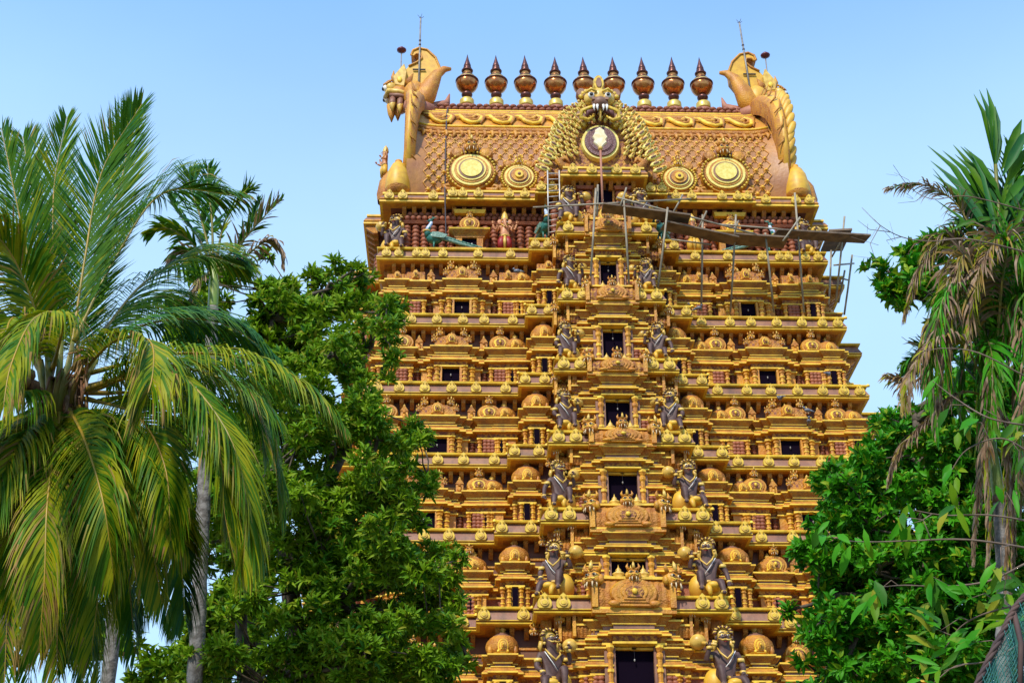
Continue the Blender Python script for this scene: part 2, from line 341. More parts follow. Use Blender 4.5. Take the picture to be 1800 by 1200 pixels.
def storey(k):
    Z0 = ZC[k]; Z1 = ZC[k-1]; H = Z1-Z0; s = H/3.2; IN = .95
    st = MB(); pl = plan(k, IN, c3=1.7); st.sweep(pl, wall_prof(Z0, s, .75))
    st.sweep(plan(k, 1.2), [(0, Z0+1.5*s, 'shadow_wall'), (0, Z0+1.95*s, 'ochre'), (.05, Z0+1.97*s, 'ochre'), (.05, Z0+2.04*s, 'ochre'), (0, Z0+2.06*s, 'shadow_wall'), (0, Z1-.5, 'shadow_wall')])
    root = st.build('storey', tower)
    Yw = Yk[k]+IN; ysign = 0
    # ---- cornice below feet
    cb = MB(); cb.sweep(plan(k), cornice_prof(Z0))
    if True:  # raised corner curls
        for (x, y) in plan(k)[:10]:
            cb.lathe([(.07, -.02, 'lip'), (.07, .03, 'lip'), (.03, .08, 'lip')], 'lip', 6, (x*1.0, y+.03, Z0-.05))
    cb.build('cornice', root)
    # ---- brackets under the cornice above
    yb = Yk[k-1]+.6; zt = Z1-.62
    def brk(x, y, w=.15, d=.34, side=0): brackets.append((x, y, zt, w, d, .34, side))
    def fb(): pass
    b2, b3, W = B2[k-1], B3[k-1], Wk[k-1]
    def row(xa, xb, y, st_=.36):
        n = max(1, int((xb-xa)/st_))
        for i in range(n+1): brk(xa+(xb-xa)*i/n, y)
    for sg in (-1, 1):
        row(*sorted((sg*(b2+.1), sg*(W-.7))), yb); fb(); row(*sorted((sg*(b3-.3), sg*(b2-.7))), yb-.8)
        n = 7
        for i in range(n): brk(sg*(b3-.6), yb-2+.15+i*.3, .14, .34, sg*1)
        fb()
        for i in range(26):
            y = -(-yb-.3)+i*.38
            if abs(y) < -yb-.2: brk(sg*(W-.6+(1.1 if abs(y) < 3.2+.35*(k-1) else 0)), y, .15, .34, sg)
    row(-(b3-.75), b3-.75, yb-2.0)
    # ---- aedicules
    pil = MB(); ae = MB(); W = Wk[k]
    def flush(name):
        nonlocal ae, pil
        o_ = len(ae.v); ae.v += pil.v; ae.f += [tuple(o_+i for i in f) for f in pil.f]; ae.m += [ae.mi(pil.names[i]) for i in pil.m]; ae.sm += pil.sm
        if ae.v: ae.build(name, root)
        ae = MB(); pil = MB()
    zt = Z0+.10*s; ph = .69*s
    ctr = [0]
    def up_prof(f=1.0, dz=0.):
        return [p for p in wall_prof(Z0+dz, s, f)][5:]
    def block(x0, x1, yf, yb, f=.8, hole=None, dz=0.):
        ctr[0] += 1; e = .0023*ctr[0] % .03
        lo = [(o, z+e, m) for o, z, m in wall_prof(Z0, s, f, mid='ochre')][:6]
        if hole:
            ae.mould(x0, hole[0], yf, yb, lo); ae.mould(hole[1], x1, yf, yb, lo)
        else: ae.mould(x0, x1, yf, yb, lo)
        ae.mould(x0, x1, yf, yb, [(o, z+e+dz, m) for o, z, m in wall_prof(Z0, s, f)][5:])
    def shrine(name, fn, x, y, z, rz=0):
        m = MB(); m.T = Matrix(); fn(m); o = m.build(name, root, (x, y, z)); o.rotation_euler.z = rz+rnd.uniform(-.035, .035); j_ = rnd.uniform(.95, 1.04); o.scale = (1, 1, j_) if 'crown' in name else (j_, j_, rnd.uniform(.92, 1.05)); return o
    zl = Z0+1.62*s; big = 1+.05*k
    for sg in (-1, 1):
        xw = sg*XW[k] if k < 7 else 7
        # window aedicule
        hw = .30+.035*k
        for a, b in ((1.12, .16), (.82, .33)): block(xw-a, xw+a, Yw-b, Yw+.05, .8)
        block(xw-.52-.02*k, xw+.52+.02*k, Yw-.5, Yw+.05, .8, hole=(xw-hw, xw+hw))
        dk = MB(); dk.box(xw-hw, xw+hw, Yw-.40, Yw-.345, Z0+.02, Z0+.80*s, 'dark'); dk.box(xw-hw-.05, xw-hw+.04, Yw-.56, Yw-.4, Z0+.05, Z0+.78*s, 'ochre'); dk.box(xw+hw-.04, xw+hw+.05, Yw-.56, Yw-.4, Z0+.05, Z0+.78*s, 'ochre')  # near-black back panel stands for the window's inner shade
        dk.ball((xw, Yw-.45, Z0+.5*s), (.03, .03, .06), 'steel', 5, 4)
        dk.build('window', root)
        for a, b in ((.48+.02*k, .58), (.80, .40)):
            for q in (-1, 1): pilaster(pil, xw+q*a, Yw-b, zt, ph, .085+.003*k)
        shrine('miniature_shrine', lambda m: shala(m, 1.25*(1+.03*k), .80*s, .7, 2, 3 if k == 1 else 1, .38*s), xw, Yw-.12, zl+.0)
        flush('window_pavilion')
        for q in (-1, 1):
            xa = xw+q*sg*(1.80+.03*k)
            block(xa-.36, xa+.36, Yw-.3, Yw+.05, .85)
            for t in (-1, 1): pilaster(pil, xa+t*.34, Yw-.38, zt, ph, .08)
            for t in (-.14, .14, 0.): spool(pil, xa+t, Yw-.32, zt, ph, .12)
            if k == 1: shrine('miniature_shrine', lambda m: shala(m, .72, .70*s, .55, 0, 1), xa, Yw-.1, zl)
            else:
                def kd(m):
                    kudu_face(m, .86, .74*s); m.T = T(0, -.05, .62*s, 0, .40*s); yali(m)
                shrine('gable_niche', kd, xa, Yw-.22, zl)
            for t in (-1, 1):
                xs = xw+q*sg*(1.24 if t < 0 else 2.42)
                if abs(xs) < W-1.3 and abs(xs) > B2[k]+.1: 
                    st2 = T(xs, Yw-.10, zl); ae.T = st2; niche_figure(ae, .8*s); ae.T = None
                spool(pil, xw+q*sg*1.27, Yw-.02, zt, ph, .12)
            flush('pavilion')
        # corner aedicule with dome
        xc = sg*(W-1.12)
        block(xc-.42, xc+.42, Yw-.28, Yw+.8, .8); block(xc-.25, xc+.25, Yw-.42, Yw+.8, .8)
        ae.box(xc-.09, xc+.09, Yw-.53, Yw-.40, Z0+.13*s, Z0+.76*s, 'dark')  # near-black box painted as a shaded slit opening
        for t in (-.4, -.19, .19, .4): pilaster(pil, xc+t, Yw-.38-(.12 if abs(t) < .3 else 0), zt, ph, .07)
        if k == 1: shrine('miniature_shrine', lambda m: shala(m, .85, .62*s, .7, 0, 0), xc, Yw-.0, zl)
        else: shrine('miniature_dome', lambda m: dome(m, .46, .72*s), xc, Yw+.1, zl)
        flush('corner_pavilion')
        gap = abs(xw)-1.8-.36-B2[k]
        xi = sg*(B2[k]+.02)
        block(xi-.36, xi+.36, Yw-.32, Yw+.05, .8); ae.box(xi+sg*.20-.07, xi+sg*.20+.07, Yw-.42, Yw-.30, Z0+.30*s, Z0+.70*s, 'dark')
        for t in (.05, .35): pilaster(pil, xi+sg*t, Yw-.36, zt, ph, .07)
        shrine('miniature_dome', lambda m: dome(m, .42, .66*s), xi+sg*.05, Yw+.0, zl)
        flush('pavilion')
        xd = sg*((B2[k]+B3[k])/2-.38); y2 = Yw-.8
        block(xd-.42, xd+.42, y2-.25, y2+.1, .85); block(xd-.24, xd+.24, y2-.42, y2+.1, .85)
        ae.box(xd-.09, xd+.09, y2-.53, y2-.40, Z0+.13*s, Z0+.76*s, 'dark')
        for t in (-.42, -.2, .2, .42): pilaster(pil, xd+t, y2-.36-(.12 if abs(t) < .3 else 0), zt, ph, .07)
        ro = .41+.02*k
        shrine('miniature_shrine' if k == 1 else 'miniature_dome', (lambda m: shala(m, .9, .6*s, .75, 0, 0)) if k == 1 else (lambda m: dome(m, ro, .82*s)), xd, y2+.05, zl+.04)
        # a bay of lion heads between dome and central bay
        if k > 1:
            for q in (0, .28):
                ae.T = T(sg*(B3[k]-.72+q), y2-.35, Z1-1.0*s, sg*.2, .42*s); yali(ae); ae.T = None
        flush('pavilion')
    # ---- central bay
    CI = 1.25
    hs = (0, .88, .84, .76, .70, 1.08, 1.3)[k]; zs = Z1+(0, -.75, -.77, -.80, -.68, -.94, -.66)[k]
    yc = Yk[k]+CI-2.0; dw = (0, .36, .43, .49, .55, .62, .66)[k]
    steps = [(dw+1.05, .12), (dw+.68, .28), (dw+.30, .46)]
    for a, b in steps[:2]:
        for q in (-1, 1): block(*sorted((q*(dw+.24), q*a)), yc-b, yc+.05, .8)
    a, b = steps[2]; up = [(o, z+.30*s, m) for o, z, m in wall_prof(Z0, s, .9)]
    lo = [(o, z, m) for o, z, m in wall_prof(Z0, s, .7, mid='mauve')][:5]
    dt = Z0+(0, 1.72, 1.66, 1.64, 1.66, 1.58, 1.76)[k]
    for q in (-1, 1):
        x0, x1 = sorted((q*dw, q*(a)))
        ae.mould(x0, x1, yc-b, yc+.05, lo+[(0, dt, 'lip')])
    lint = [(0., dt, 'lip'), (.07, dt+.005, 'lip'), (.07, dt+.06, 'orange'), (.03, dt+.07, 'carved'), (.10, dt+.20, 'orange'), (.2, dt+.21, 'lip'), (.22, dt+.215, 'lip'), (.22, dt+.26, 'orange'), (.12, dt+.33, 'lip'), (.14, dt+.335, 'lip'), (.14, dt+.36, 'mauve'), (.02, dt+.37, 'mauve'),
            (.02, dt+.50, 'lip'), (.07, dt+.505, 'lip'), (.07, dt+.53, 'orange'), (.2, dt+.68, 'orange'), (.26, dt+.70, 'lip'), (.26, dt+.75, 'ochre'), (-.2, dt+.76, 'ochre')]
    lint = [(o, dt+(z-dt)*(zs+.01-dt)/.76, m) for o, z, m in lint]
    ae.mould(-a, a, yc-b, yc+.05, lint); ae.mould(-a*.66, a*.66, yc-b-.14, yc+.05, [(o, z+.012, m) for o, z, m in lint])
    for q in (-1, 1):   # flanking stepped wings
        for i, (wx, dd, dz) in enumerate(((a+.38, .30, -.10), (a+.72, .16, -.2))):
            ae.mould(-wx if q < 0 else 0, 0 if q < 0 else wx, yc-dd, yc+.05, [(o, z+dz*s-.004*q, m) for o, z, m in lint])
    dk = MB(); dk.box(-dw-.05, dw+.05, yc-.255, yc-.24, Z0, dt+.02, 'dark')  # near-black panel stands for the unlit interior behind the door
    for q in (-1, 1): dk.box(*sorted((q*(dw-.05), q*(dw+.03))), yc-b-.02, yc-.255, Z0+.02, dt-.02, 'mauve')
    dk.ball((0, yc-.38, dt-.42*s), (.03, .03, .05), 'steel', 6, 5); dk.tube([(0, yc-.38, dt-.38*s), (0, yc-.38, dt)], .008, 'wire', 4)
    dk.build('doorway', root)
    for t in (dw+.12, dw+.72, dw+1.0):
        for q in (-1, 1): pilaster(pil, q*t, yc-(.52 if t < dw+.2 else .36 if t < dw+.8 else .2), zt, dt-zt-.01 if t < dw+.2 else .69*s, .095)
    for t in (dw+.42, dw+.60, dw+.88):
        for q in (-1, 1): spool(pil, q*t, yc-.34 if t < dw+.7 else yc-.2, zt, ph, .13, 5)
    ww = .9+.09*(k-1)
    def crown(m):
        d = .9; h = hs
        m.box(-ww, ww, -.45, .5, 0, h*.1, 'ochre'); m.box(-ww*.96, ww*.96, -.42, .5, h*.1, h*.16, 'lip')
        pr = [(0, h*.16), (-.06, h*.35), (-.05, h*.6), (.04, h*.8), (.15, h*.92)]
        n = 22; vs = []; fs = []; ms = []
        for i in range(n+1):
            x = -ww*.93+1.86*ww*i/n
            for (yy, z) in pr: vs.append((x, -.40+yy+(.035 if i % 2 and 0 < i < n else 0), z))
        for i in range(n):
            for j in range(4): fs.append((i*5+j, (i+1)*5+j, (i+1)*5+j+1, i*5+j+1)); ms.append('carved' if k < 4 else 'orange')
        m.add(vs, fs, ms); m.box(-ww*.93, ww*.93, -.24, .5, h*.2, h*.92, 'orange')
        for q in (-1, 1): m.box(*sorted((q*ww*.86, q*ww*1.0)), -.52, .5, h*.14, h*.97, 'ochre')
        m.box(-ww, ww, -.34, .5, h*.92, h*.99, 'lip')
        T0 = m.T; m.T = T(0, -.5, h*.14); kudu_face(m, ww*1.15, h*.82, 'ochre', rings=('orange', 'ochre', 'carved'))
        m.T = T(0, -.5, h*.74, 0, .34+.05*k); yali(m)
        for q in (-1, 1): m.T = T(q*ww*.95, -.35, h*.92-.08*k, q*.5, .30+.10*k); yali(m)
        m.T = None
        for i in (-1, 0, 1): finial(m, i*.30*ww, -.0, h*.98, .22+.03*k, 'gold')
    shrine('doorway_crown', crown, 0, yc-.42, zs)
    # flanking barrel roofs with lion heads
    for q in (-1, 1):
        for i, (xx, ww_, hh, yo) in enumerate(((dw+.90, .62, .74, -.34), (dw+1.38, .6, .60, -.2))):
            def br2(m, ww_=ww_, hh=hh, q=q):
                h = hh*s; n = 10; vs = []; fs = []
                pr = [(-.0, 0), (-.10, h*.3), (-.08, h*.55), (0, h*.8), (.15, h), (.5, h)]
                for a_ in range(n+1):
                    x = -ww_/2+ww_*a_/n
                    for (yy, z) in pr: vs.append((x, yy+(.04 if a_ % 2 else 0), z))
                for a_ in range(n):
                    for j in range(5): fs.append((a_*6+j, (a_+1)*6+j, (a_+1)*6+j+1, a_*6+j+1))
                fs += [tuple(range(6))[::-1], tuple(n*6+j for j in range(6))]
                m.add(vs, fs, 'orange' if k > 3 else 'carved'); m.box(q*ww_/2-.05, q*ww_/2+.05, -.16, .5, 0, h+.06, 'ochre')
                m.T = T(q*ww_/2, -.1, h*.80, q*.5, .45*s); yali(m); m.T = None
                for t in (-.14, .14): finial(m, t, .15, h, .24)
            shrine('barrel_roof', br2, q*xx, yc+yo+.05, dt+.30*s-.12*i)
    flush('doorway_frame')
    # side walls: aedicules repeated along the flanks
    sd_ = MB()
    for sg in (-1, 1):
        sd_ = MB()
        for y, w_, o_ in ((-4.4-.4*k, .45, .3), (-2.6, .4, 1.4), (-1.1, .7, 1.55), (0, .5, 1.7), (1.1, .7, 1.55), (2.6, .4, 1.4), (4.4, .45, .3)):
            sd_.T = Matrix.Translation((sg*(Wk[k]-IN), y, 0)) @ Matrix.Rotation(sg*math.pi/2, 4, 'Z')
            sd_.mould(-w_, w_, -o_, .1, wall_prof(Z0, s, .8))
            sd_.T = sd_.T @ T(0, -o_+.45, zl); dome(sd_, .42, .6*s)
        sd_.T = None; sd_.build('flank_pavilions', root)

def cornice_medals(k, Z, off=0):
    W, b2, b3, Y = Wk[k], B2[k], B3[k], Yk[k]
    sm = 1.0+.02*k
    ctrs = [b2+.45, b2+1.55, (XW[k]-.05), (XW[k]+.95), W-1.75, W-.95, W-.35]
    if k == 0: ctrs = [b2+.7, b2+2.0, b2+3.4, b2+4.1, W-1.6, W-.9, W-.4]
    for sg in (-1, 1):
        for x in ctrs: medallion(sg*x, Y+.02, Z-.38, sm)
        for x in (b3+.28, b2-.25): medallion(sg*x, Y-.8+.02, Z-.38, sm)
        for x in ((b3-.35, b3-.95) if k else (b3-.45,)): medallion(sg*x, Y-2.0+.02, Z-.38, sm*1.12)
    for sg in (-1, 1):
        for y in (-4.4, -3.0, -1.2, .5): 
            pass
for k in range(1, 7): storey(k)
base = MB(); base.sweep(plan(6, .3), [(0, 0, 'ochre'), (0, ZC[6]-.6, 'ochre')]); base.sweep(plan(6), [(-.9, ZC[6]-.62, 'orange'), (0, ZC[6]-.6, 'lip')]); base.build('base_wall', tower)
for k in range(0, 7): cornice_medals(k, ZC[k])

# ---------------------------------------------------------------- top storey (neck) and roof
ZE = 35.62
def top_storey():
    Z0 = ZC[0]; st = MB(); IN = 1.0
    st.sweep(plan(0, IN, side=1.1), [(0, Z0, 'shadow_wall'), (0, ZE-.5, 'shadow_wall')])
    root = st.build('neck_storey', tower)
    cb = MB(); cb.sweep(plan(0), cornice_prof(Z0)); cb.build('cornice', root)
    Yw = Yk[0]+IN; sp = MB()
    def rowsp(xa, xb, y, h=1.55, n=8):
        c = max(1, round((xb-xa)/.36))
        for i in range(c+1): spool(sp, xa+(xb-xa)*i/c, y, Z0, h, .175, n)
        sp.mould(xa-.1, xb+.1, y-.15, y+.1, [(0, Z0+h, 'terracotta'), (.05, Z0+h, 'terracotta'), (.12, Z0+h+.12, 'terracotta'), (.0, Z0+h+.16, 'shadow_wall')])
        c2 = max(1, round((xb-xa)/.24))
        for i in range(c2+1): sp.ball((xa+(xb-xa)*i/c2, y-.14, Z0+h+.30), (.13, .11, .13), 'terracotta', 6, 5)
        for i in range(c2+1): sp.ball((xa+(xb-xa)*i/c2+.1, y-.11, Z0+h+.5), (.12, .09, .1), 'terracotta', 6, 4)
    for sg in (-1, 1):
        rowsp(*sorted((sg*2.2, sg*(Wk[0]-1.15))), Yw-.1); rowsp(*sorted((sg*1.2, sg*1.9)), Yw-.9, 1.9); rowsp(*sorted((sg*.62, sg*.9)), Yw-2.1, 2.0, 9)
        for i in range(14): spool(sp, sg*(Wk[0]-.95), Yw+.3+i*.36, Z0, 1.55, .17, 8)
        for i in range(17): spool(sp, sg*(Wk[0]-.95+1.1), -2.2+i*.36, Z0, 1.55, .17, 8)
    sp.build('spool_column_row', root)
    for sg in (-1, 1):   # small niche shrines in the wall
        x = sg*5.35; m = MB()
        m.mould(x-.42, x+.42, Yw-.6, Yw, [(.25, Z0, 'ochre'), (.25, Z0+.1, 'ochre'), (0, Z0+.12, 'orange')])
        for q in (-1, 1): m.mould(*sorted((x+q*.3, x+q*.55)), Yw-.6, Yw, [(0, Z0+.1, 'orange'), (0, Z0+.72, 'orange')])
        m.box(x-.3, x+.3, Yw-.5, Yw-.2, Z0+.1, Z0+.72, 'dark'); m.ball((x+.1, Yw-.52, Z0+.45), .04, 'white', 5, 4)
        m.mould(x-.6, x+.6, Yw-.62, Yw, [(0, Z0+.70, 'orange'), (.03, Z0+.8, 'orange'), (.22, Z0+.98, 'lip'), (.24, Z0+1.04, 'ochre'), (-.2, Z0+1.05, 'ochre')])
        m.T = T(x, Yw-.5, Z0+1.05); kudu_face(m, .85, .78, 'ochre'); m.T = T(x, Yw-.52, Z0+1.65, 0, .36); yali(m)
        for q in (-1, 1): m.T = T(x+q*.52, Yw-.45, Z0+1.05, 0, 1); m.ball((0, 0, .12), (.16, .1, .13), 'orange')
        m.T = None; m.mould(x-.5, x+.5, Yw-.4, Yw, [(.1, Z0+1.95, 'lip'), (.16, Z0+2.1, 'ochre')])
        m.build('niche', root)
    # central porch opening, its inner shade painted as a near-black panel
    m = MB(); m.box(-.62, .62, Yw-2.03, Yw-1.9, Z0, Z0+2.1, 'dark')
    for q in (-1, 1): m.box(*sorted((q*.36, q*.44)), Yw-2.12, Yw-2.0, Z0, Z0+2.1, 'orange')
    m.build('doorway', root)
    m = MB(); m.mould(-1.1, 1.1, Yw-2.5, Yw-2.0, [(0, Z0, 'orange'), (0, Z0+.25, 'ochre'), (.1, Z0+.3, 'lip'), (.1, Z0+.36, 'ochre')])
    m.T = T(0, Yw-2.4, Z0+.3); kudu_face(m, .9, .9, 'ochre')
    for q in (-1, 1):
        m.T = T(q*.55, Yw-2.45, Z0+.3); niche_figure(m, .85); m.T = T(q*.3, Yw-2.5, Z0+.8, 0, .3); yali(m)
        m.T = T(q*.95, Yw-2.5, Z0+.2, 0, .35); yali(m)
    m.T = None; m.build('doorway_crown', root)
    # brackets and eave
    zt = ZE-.52
    def brk(x, y, d=.4, h=.42, w=.17, side=0, z=None): brackets.append((x, y, z or zt, w, d, h, side))
    for sg in (-1, 1):
        for i in range(15): brk(sg*(2.3+i*.41), Yw)
        for i in range(4): brk(sg*(1.15+i*.36), Yw-.8)
        for i in range(5): brk(sg*(.0+i*.3), Yw-2.0, z=zt+.1)
        for i in range(6): brk(sg*1.0, Yw-1.9+i*.3, .4, .4, .14, sg)
        for i in range(18): brk(sg*(Wk[0]-.95+(1.1 if abs(-4+i*.45) < 3.2 else 0)), -4+i*.45, .5, .42, .17, sg)
    return root
neck = top_storey()
def eave_plan(Wd, Y, b1, b2, b3, side, sB):
    return [(-Wd, Y), (-b1, Y), (-b1, Y-.22), (-b2, Y-.22), (-b2, Y-.75), (-b3, Y-.75), (-b3, Y-2.0), (b3, Y-2.0), (b3, Y-.75), (b2, Y-.75), (b2, Y-.22), (b1, Y-.22), (b1, Y), (Wd, Y), (Wd, -sB), (Wd+side, -sB), (Wd+side, sB), (Wd, sB), (Wd, -Y), (-Wd, -Y), (-Wd, sB), (-Wd-side, sB), (-Wd-side, -sB), (-Wd, -sB)]
ev = MB(); EP = eave_plan(9.05, -5.0, 6.4, 2.7, 1.75, .75, 3.3)
ev.sweep(EP, [(-1.2, ZE-.56, 'maroon'), (-.45, ZE-.60, 'ochre'), (-.12, ZE-.56, 'lip'), (0, ZE-.55, 'lip'), (0, ZE-.48, 'maroon'), (-.04, ZE-.46, 'ochre'), (0, ZE-.40, 'ochre'), (-.03, ZE-.34, 'mauve'), (-.1, ZE-.2, 'mauve'), (-.2, ZE-.12, 'lip'), (-.12, ZE-.10, 'lip'), (-.12, ZE-.02, 'lip'), (-.3, ZE, 'ochre')], cap=True)
ev.build('eave', tower)
for sg in (-1, 1):
    for x in (3.1, 3.75, 5.0, 5.65, 6.05): medallion(sg*x, -5.22, ZE-.37, 1.05)
    for x in (6.85, 8.1, 8.65): medallion(sg*x, -5.0, ZE-.37, 1.05)
    for x in (2.0, 2.45): medallion(sg*x, -5.75, ZE-.37, 1.05)
    for x in (.5, 1.25): medallion(sg*x, -7.0, ZE-.37, 1.1)

# roof barrel with lattice relief
def roof_prof(t):
    """t 0..1 from eave to ridge -> (y,z) front half"""
    P = [(-4.35, 35.6), (-4.55, 36.4), (-4.55, 37.3), (-4.3, 38.4), (-3.85, 39.35), (-3.1, 40.4), (-2.2, 41.4), (-1.3, 42.25), (-.8, 42.75)]
    u = t*(len(P)-1); i = min(int(u), len(P)-2); f = u-i
    p0, p1, p2, p3 = P[max(i-1, 0)], P[i], P[i+1], P[min(i+2, len(P)-1)]
    return tuple(.5*((2*p1[j])+(-p0[j]+p2[j])*f+(2*p0[j]-5*p1[j]+4*p2[j]-p3[j])*f*f+(-p0[j]+3*p1[j]-3*p2[j]+p3[j])*f**3) for j in (0, 1))
def roof_pt(x, t, off=0.):
    a = roof_prof(t); b = roof_prof(min(t+.01, 1)); c = roof_prof(max(t-.01, 0)); dy, dz = b[0]-c[0], b[1]-c[1]; L = math.hypot(dy, dz)
    fl = max(0, abs(x)-6.6)/1.4; k = 1+.05*fl*fl
    return Vector((x, (a[0]-dz/L*off)*k, a[1]+dy/L*off+.15*fl*fl))
rf = MB(); NX, NT = 60, 30
vs = [roof_pt(-8+16*i/NX, j/NT) for i in range(NX+1) for j in range(NT+1)]
fs = [(i*(NT+1)+j, (i+1)*(NT+1)+j, (i+1)*(NT+1)+j+1, i*(NT+1)+j+1) for i in range(NX) for j in range(NT)]
mid = [('carved' if False else 'mauve_roof') if (f % NT) < 15 else 'ochre' for f in range(len(fs))]
mat('mauve_roof', (.34, .14, .05), (.46, .21, .05), .5, 1.2, stain=.25, bump=.3, bscale=7)
mat('ridge_tile', (.30, .10, .05), (.22, .07, .04), .6, 3)
rf.add(vs, fs, mid, True)
rf.add([(p[0], -p[1], p[2]) for p in vs], [f[::-1] for f in fs], mid, True)
roof = rf.build('barrel_roof', tower)
lt = MB()   # diamond lattice: ribs and pyramid studs
nd_ = 34; rows = 6; t0, t1 = .03, .485; dx = 14.6/nd_
for i in range(nd_+rows):
    for dr in (-1, 1):
        pts = []
        for j in range(rows*2+1):
            x = -7.3+(i-(rows if dr > 0 else 0))*dx+dr*j*dx/2
            if -7.35 <= x <= 7.35: pts.append(roof_pt(x, t0+(t1-t0)*j/(rows*2), .02))
        if len(pts) > 1: lt.tube(pts, .028, 'ochre', 4, False)
for j in range(rows*2-1):
    for i in range(nd_):
        x = -7.3+(i+(.5 if j % 2 == 0 else 1.))*dx; 
        if x > 7.25: continue
        t = t0+(t1-t0)*(j+1)/(rows*2); c = roof_pt(x, t, .10); e = dx*.30; tt = (t1-t0)/(rows*2)*.56
        a = [roof_pt(x-e, t, .02), roof_pt(x, t-tt, .02), roof_pt(x+e, t, .02), roof_pt(x, t+tt, .02)]
        lt.add(a+[c], [(0, 1, 4), (1, 2, 4), (2, 3, 4), (3, 0, 4)], 'ochre'); lt.ball(c, .05, 'lip', 5, 4)
lt.build('lattice_relief', roof)
bd = MB()   # mouldings and scroll band
def rband(t, r, m, n=40, x0=-7.6, x1=7.6, off=0): bd.tube([roof_pt(x0+(x1-x0)*i/n, t, off) for i in range(n+1)], r, m, 6)
rband(.50, .10, 'ochre'); rband(.535, .13, 'orange'); rband(.57, .06, 'lip', off=.06); rband(.80, .09, 'orange'); rband(.835, .12, 'ochre'); rband(.87, .05, 'lip', off=.08); rband(.93, .14, 'ochre'); rband(.975, .14, 'lip')
for i in range(46):   # hanging leaf fringe under the moulding
    x = -7.4+i*.329; bd.tube([roof_pt(x, .50, .08), roof_pt(x+.06, .47, .10), roof_pt(x, .445, .04)], [.09, .10, .02], 'orange' if i % 3 else 'ochre', 5)
for i in range(11):    # scroll (running wave) band
    x = -6.9+i*1.33
    for dt_, r_, m_ in ((0, .10, 'lip'), (.035, .085, 'orange'), (.075, .09, 'ochre')):
        bd.tube([roof_pt(x-.62+dt_*2, .785-dt_, .05), roof_pt(x-.25+dt_*2, .72-dt_*.5, .12), roof_pt(x-.05, .64+dt_*.6, .12), roof_pt(x+.28, .60+dt_, .12), roof_pt(x+.6-dt_*2, .63+dt_, .1), roof_pt(x+.72-dt_*3, .70, .1), roof_pt(x+.5-dt_, .75-dt_*.5, .1), roof_pt(x+.28, .72-dt_, .1)], [.03, r_, r_, r_, r_, r_, r_, .03], m_, 5)
    bd.tube([roof_pt(x+.75, .785, .05), roof_pt(x+.8, .70, .13), roof_pt(x+.66, .61, .08)], [.05, .1, .04], 'orange', 5)
bd.build('scroll_band', roof)
rd = MB()   # ridge
rd.box(-7.2, 7.2, -.8, .8, 42.5, 42.8, 'ridge_tile')
for i in range(47):
    for j in range(3): rd.ball((-7.1+i*.308+(j % 2)*.1, -.75, 42.8+.17*j), (.17, .16, .10), 'ridge_tile', 6, 4)
rd.box(-7.2, 7.2, -.7, .7, 42.8, 43.2, 'ridge_tile')
rd.build('ridge', roof)
# finials
fm = MB(); fm.T = Matrix.Diagonal((.80, .80, .96, 1))
fm.lathe([(.25, -.1, 'clay'), (.42, .05, 'clay'), (.47, .25, 'clay'), (.42, .45, 'clay'), (.36, .5, 'clay')], 'clay', 18)
fm.lathe([(.36, .48), (.43, .5), (.44, .55), (.43, .82), (.40, .86), (.3, .88)], 'brass', 18)
fm.lathe([(.22, .86), (.2, .92), (.15, .98), (.2, 1.04), (.30, 1.12), (.33, 1.2), (.30, 1.27), (.22, 1.32), (.2, 1.36)], 'copper_dark', 16)
fm.lathe([(.2, 1.36), (.34, 1.42), (.52, 1.55), (.63, 1.72), (.66, 1.86), (.64, 1.96)], 'copper', 22)
fm.lathe([(.64, 1.955), (.69, 1.98), (.69, 2.03), (.64, 2.05)], 'copper_dark', 22); fm.lathe([(.64, 2.04), (.58, 2.14), (.46, 2.22)], 'brass', 22)
fm.lathe([(.46, 2.22), (.48, 2.24), (.46, 2.27), (.36, 2.31), (.38, 2.34), (.30, 2.38), (.25, 2.40)], 'copper_dark', 20); fm.lathe([(.25, 2.38), (.24, 2.55), (.28, 2.6)], 'copper', 16)
fm.lathe([(.28, 2.58), (.34, 2.62), (.35, 2.67), (.26, 2.72), (.2, 2.74), (.25, 2.80), (.24, 2.86), (.16, 2.90), (.22, 2.94), (.21, 3.0), (.14, 3.2), (.07, 3.42), (.008, 3.68)], 'copper_dark', 16)
for i in range(9): fin = fm.build('finial', tower, ((i-4)*1.385, -.1, 43.12)) if i == 0 else None; break
for i in range(1, 9):
    c = fin.copy(); col.objects.link(c); c.parent = tower; c.rotation_euler = (rnd.uniform(-.012, .012), rnd.uniform(-.018, .018), rnd.uniform(0, 3)); c.location = ((i-4)*1.385, -.1, 43.12)
